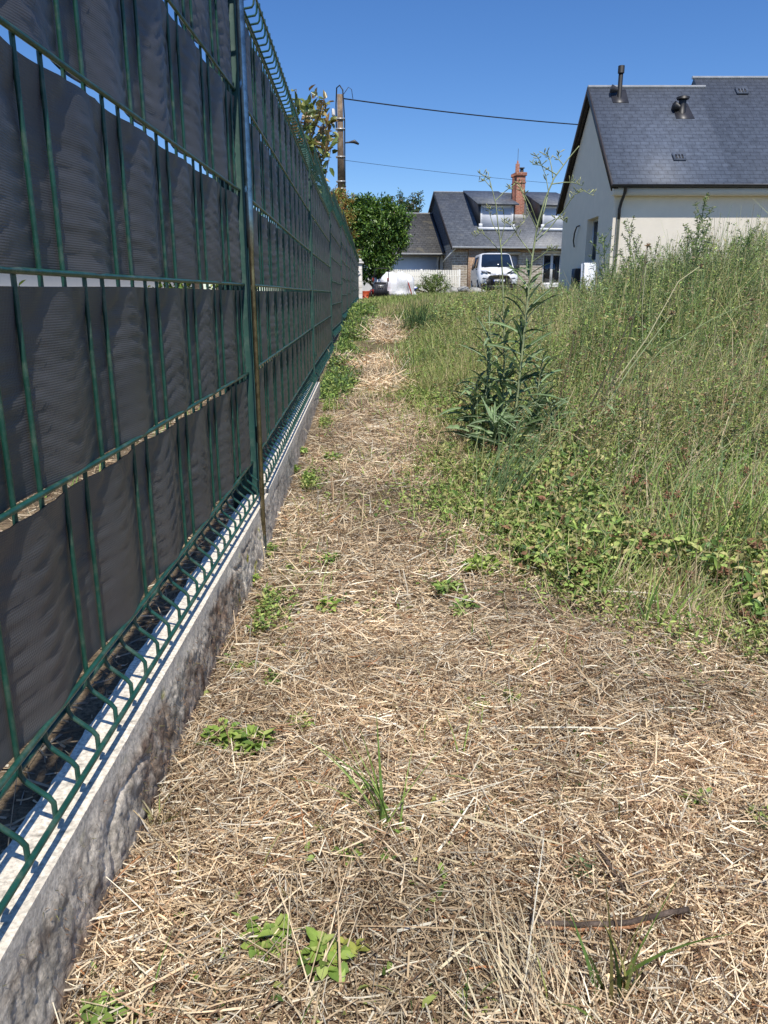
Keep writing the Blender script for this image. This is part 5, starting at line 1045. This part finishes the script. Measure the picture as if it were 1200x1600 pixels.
def put(k, x, y, H, label, group):
    o = kinds[k] if k not in used else copy_tree(kinds[k]); used.add(k)
    o.location = (x, y, zg1(x, y)); o.rotation_euler = (random.uniform(-.06, .06), random.uniform(-.05, .1), random.uniform(0, 6.28)); o.scale = (H * random.uniform(.8, 1.15),) * 2 + (H,); tag(o, label, 'tall weed', group)
ORD = ['first', 'second', 'third', 'fourth', 'fifth', 'sixth', 'seventh', 'eighth', 'ninth', 'tenth', 'eleventh', 'twelfth', 'thirteenth', 'fourteenth', 'fifteenth', 'sixteenth', 'seventeenth', 'eighteenth', 'nineteenth', 'twentieth', 'twenty first', 'twenty second', 'twenty third', 'twenty fourth', 'twenty fifth', 'twenty sixth']
TW = [q for q in sorted(TW) if q[0] < 1200]
LBL = ['bushy dark leaved tall weed, %s from the left of those before the cream house', 'slender plumed tall weed, %s from the left of those before the cream house', 'airy branched drying tall weed, %s from the left before the cream house']
for i_, (u, v, k, Y) in enumerate(TW):
    p = at(u, v, Y); put(k, p.x, Y, max(.3, p.z - zg1(p.x, Y)), LBL[k] % ORD[i_], 'tall weeds before the cream house')
def field_weeds():
    n = 0
    for _ in range(900):
        y = random.uniform(3.6, 12); x = random.uniform(.2, .62) * y
        if n >= 150: break
        if x < edge(y) + .3: continue
        H = float(Hh(np.array([x]), np.array([y]))[0]) * random.uniform(1.0, 1.45); put(random.choice((0, 0, 1, 0, 2)), x, y, H, 'green weed stem with narrow leaves among the dense growth of the plot', 'single weeds standing in the dense growth'); n += 1
    Y = 31; bush('weed_clump', (at(676, 455, Y).x, Y, zg1(2, Y)), [px(660, 447, Y, .32), px(672, 441, Y, .38), px(686, 440, Y, .36), px(697, 448, Y, .28), px(678, 450, Y - .4, .4), px(665, 437, Y, .18), px(690, 433, Y, .16), px(680, 432, Y, .16), px(650, 452, Y, .2)], 2200, .09, .022, [(.20, .28, .09), (.28, .34, .13), (.15, .22, .07)], 'rounded clump of leafy green weeds growing before the white picket fence', 'weed clump')
field_weeds()

# broken sticks
def stick(pts, r, label, seed):
    random.seed(seed); P = [ground_at(u, v) + Vector((0, 0, r * .9 + dz)) for u, v, dz in pts]; B = P[0].copy(); Q = []
    for a, b in zip(P[:-1], P[1:]):
        for k in range(6): Q.append(a.lerp(b, k / 6) - B + Vector((random.uniform(-1, 1), random.uniform(-1, 1), random.uniform(-1, 1))) * r * .10)
    Q.append(P[-1] - B); n = len(Q); rr = r * np.linspace(1, .45, n) * rng.uniform(.86, 1.12, n)
    c = np.array([.30, .20, .11]) * rng.uniform(.35, 1.3, (n, 1)); g = G(); g.tube(Q, rr, 9, c)
    up = [q + Vector((0, -r * .5, r * .62)) for q in Q[:-2]]; g.tube(up, r * .55, 6, np.array([.10, .075, .06]) * rng.uniform(.6, 1.6, (len(up), 1)))
    lo = [q + Vector((0, -r * .75, -r * .1)) for q in Q[1:n // 2 + 4]]; g.tube(lo, r * .42, 6, (.42, .22, .12))
    o = g.build('broken_stick', vcol('stick_wood', .85, 0, .2, .35, 260, .6)); o.location = B; return tag(o, label, 'stick')
stick([(825, 1452, .004), (900, 1460, .006), (980, 1462, .010), (1040, 1452, .014), (1085, 1446, .016)], .0052, 'split brown stick lying across the straw at lower right, pale tip curving right', 2)
stick([(930, 1340, .012), (955, 1378, .008), (985, 1425, .004)], .0048, 'short weathered stick pointing down to the split brown stick', 3)
stick([(385, 1412, .003), (430, 1395, .004), (462, 1370, .008)], .0045, 'dark brown rotten stick in the straw right of the plinth', 5)
stick([(268, 1352, .004), (240, 1402, .003), (228, 1440, .002)], .0016, 'thin dry twig beside the plinth foot', 7)
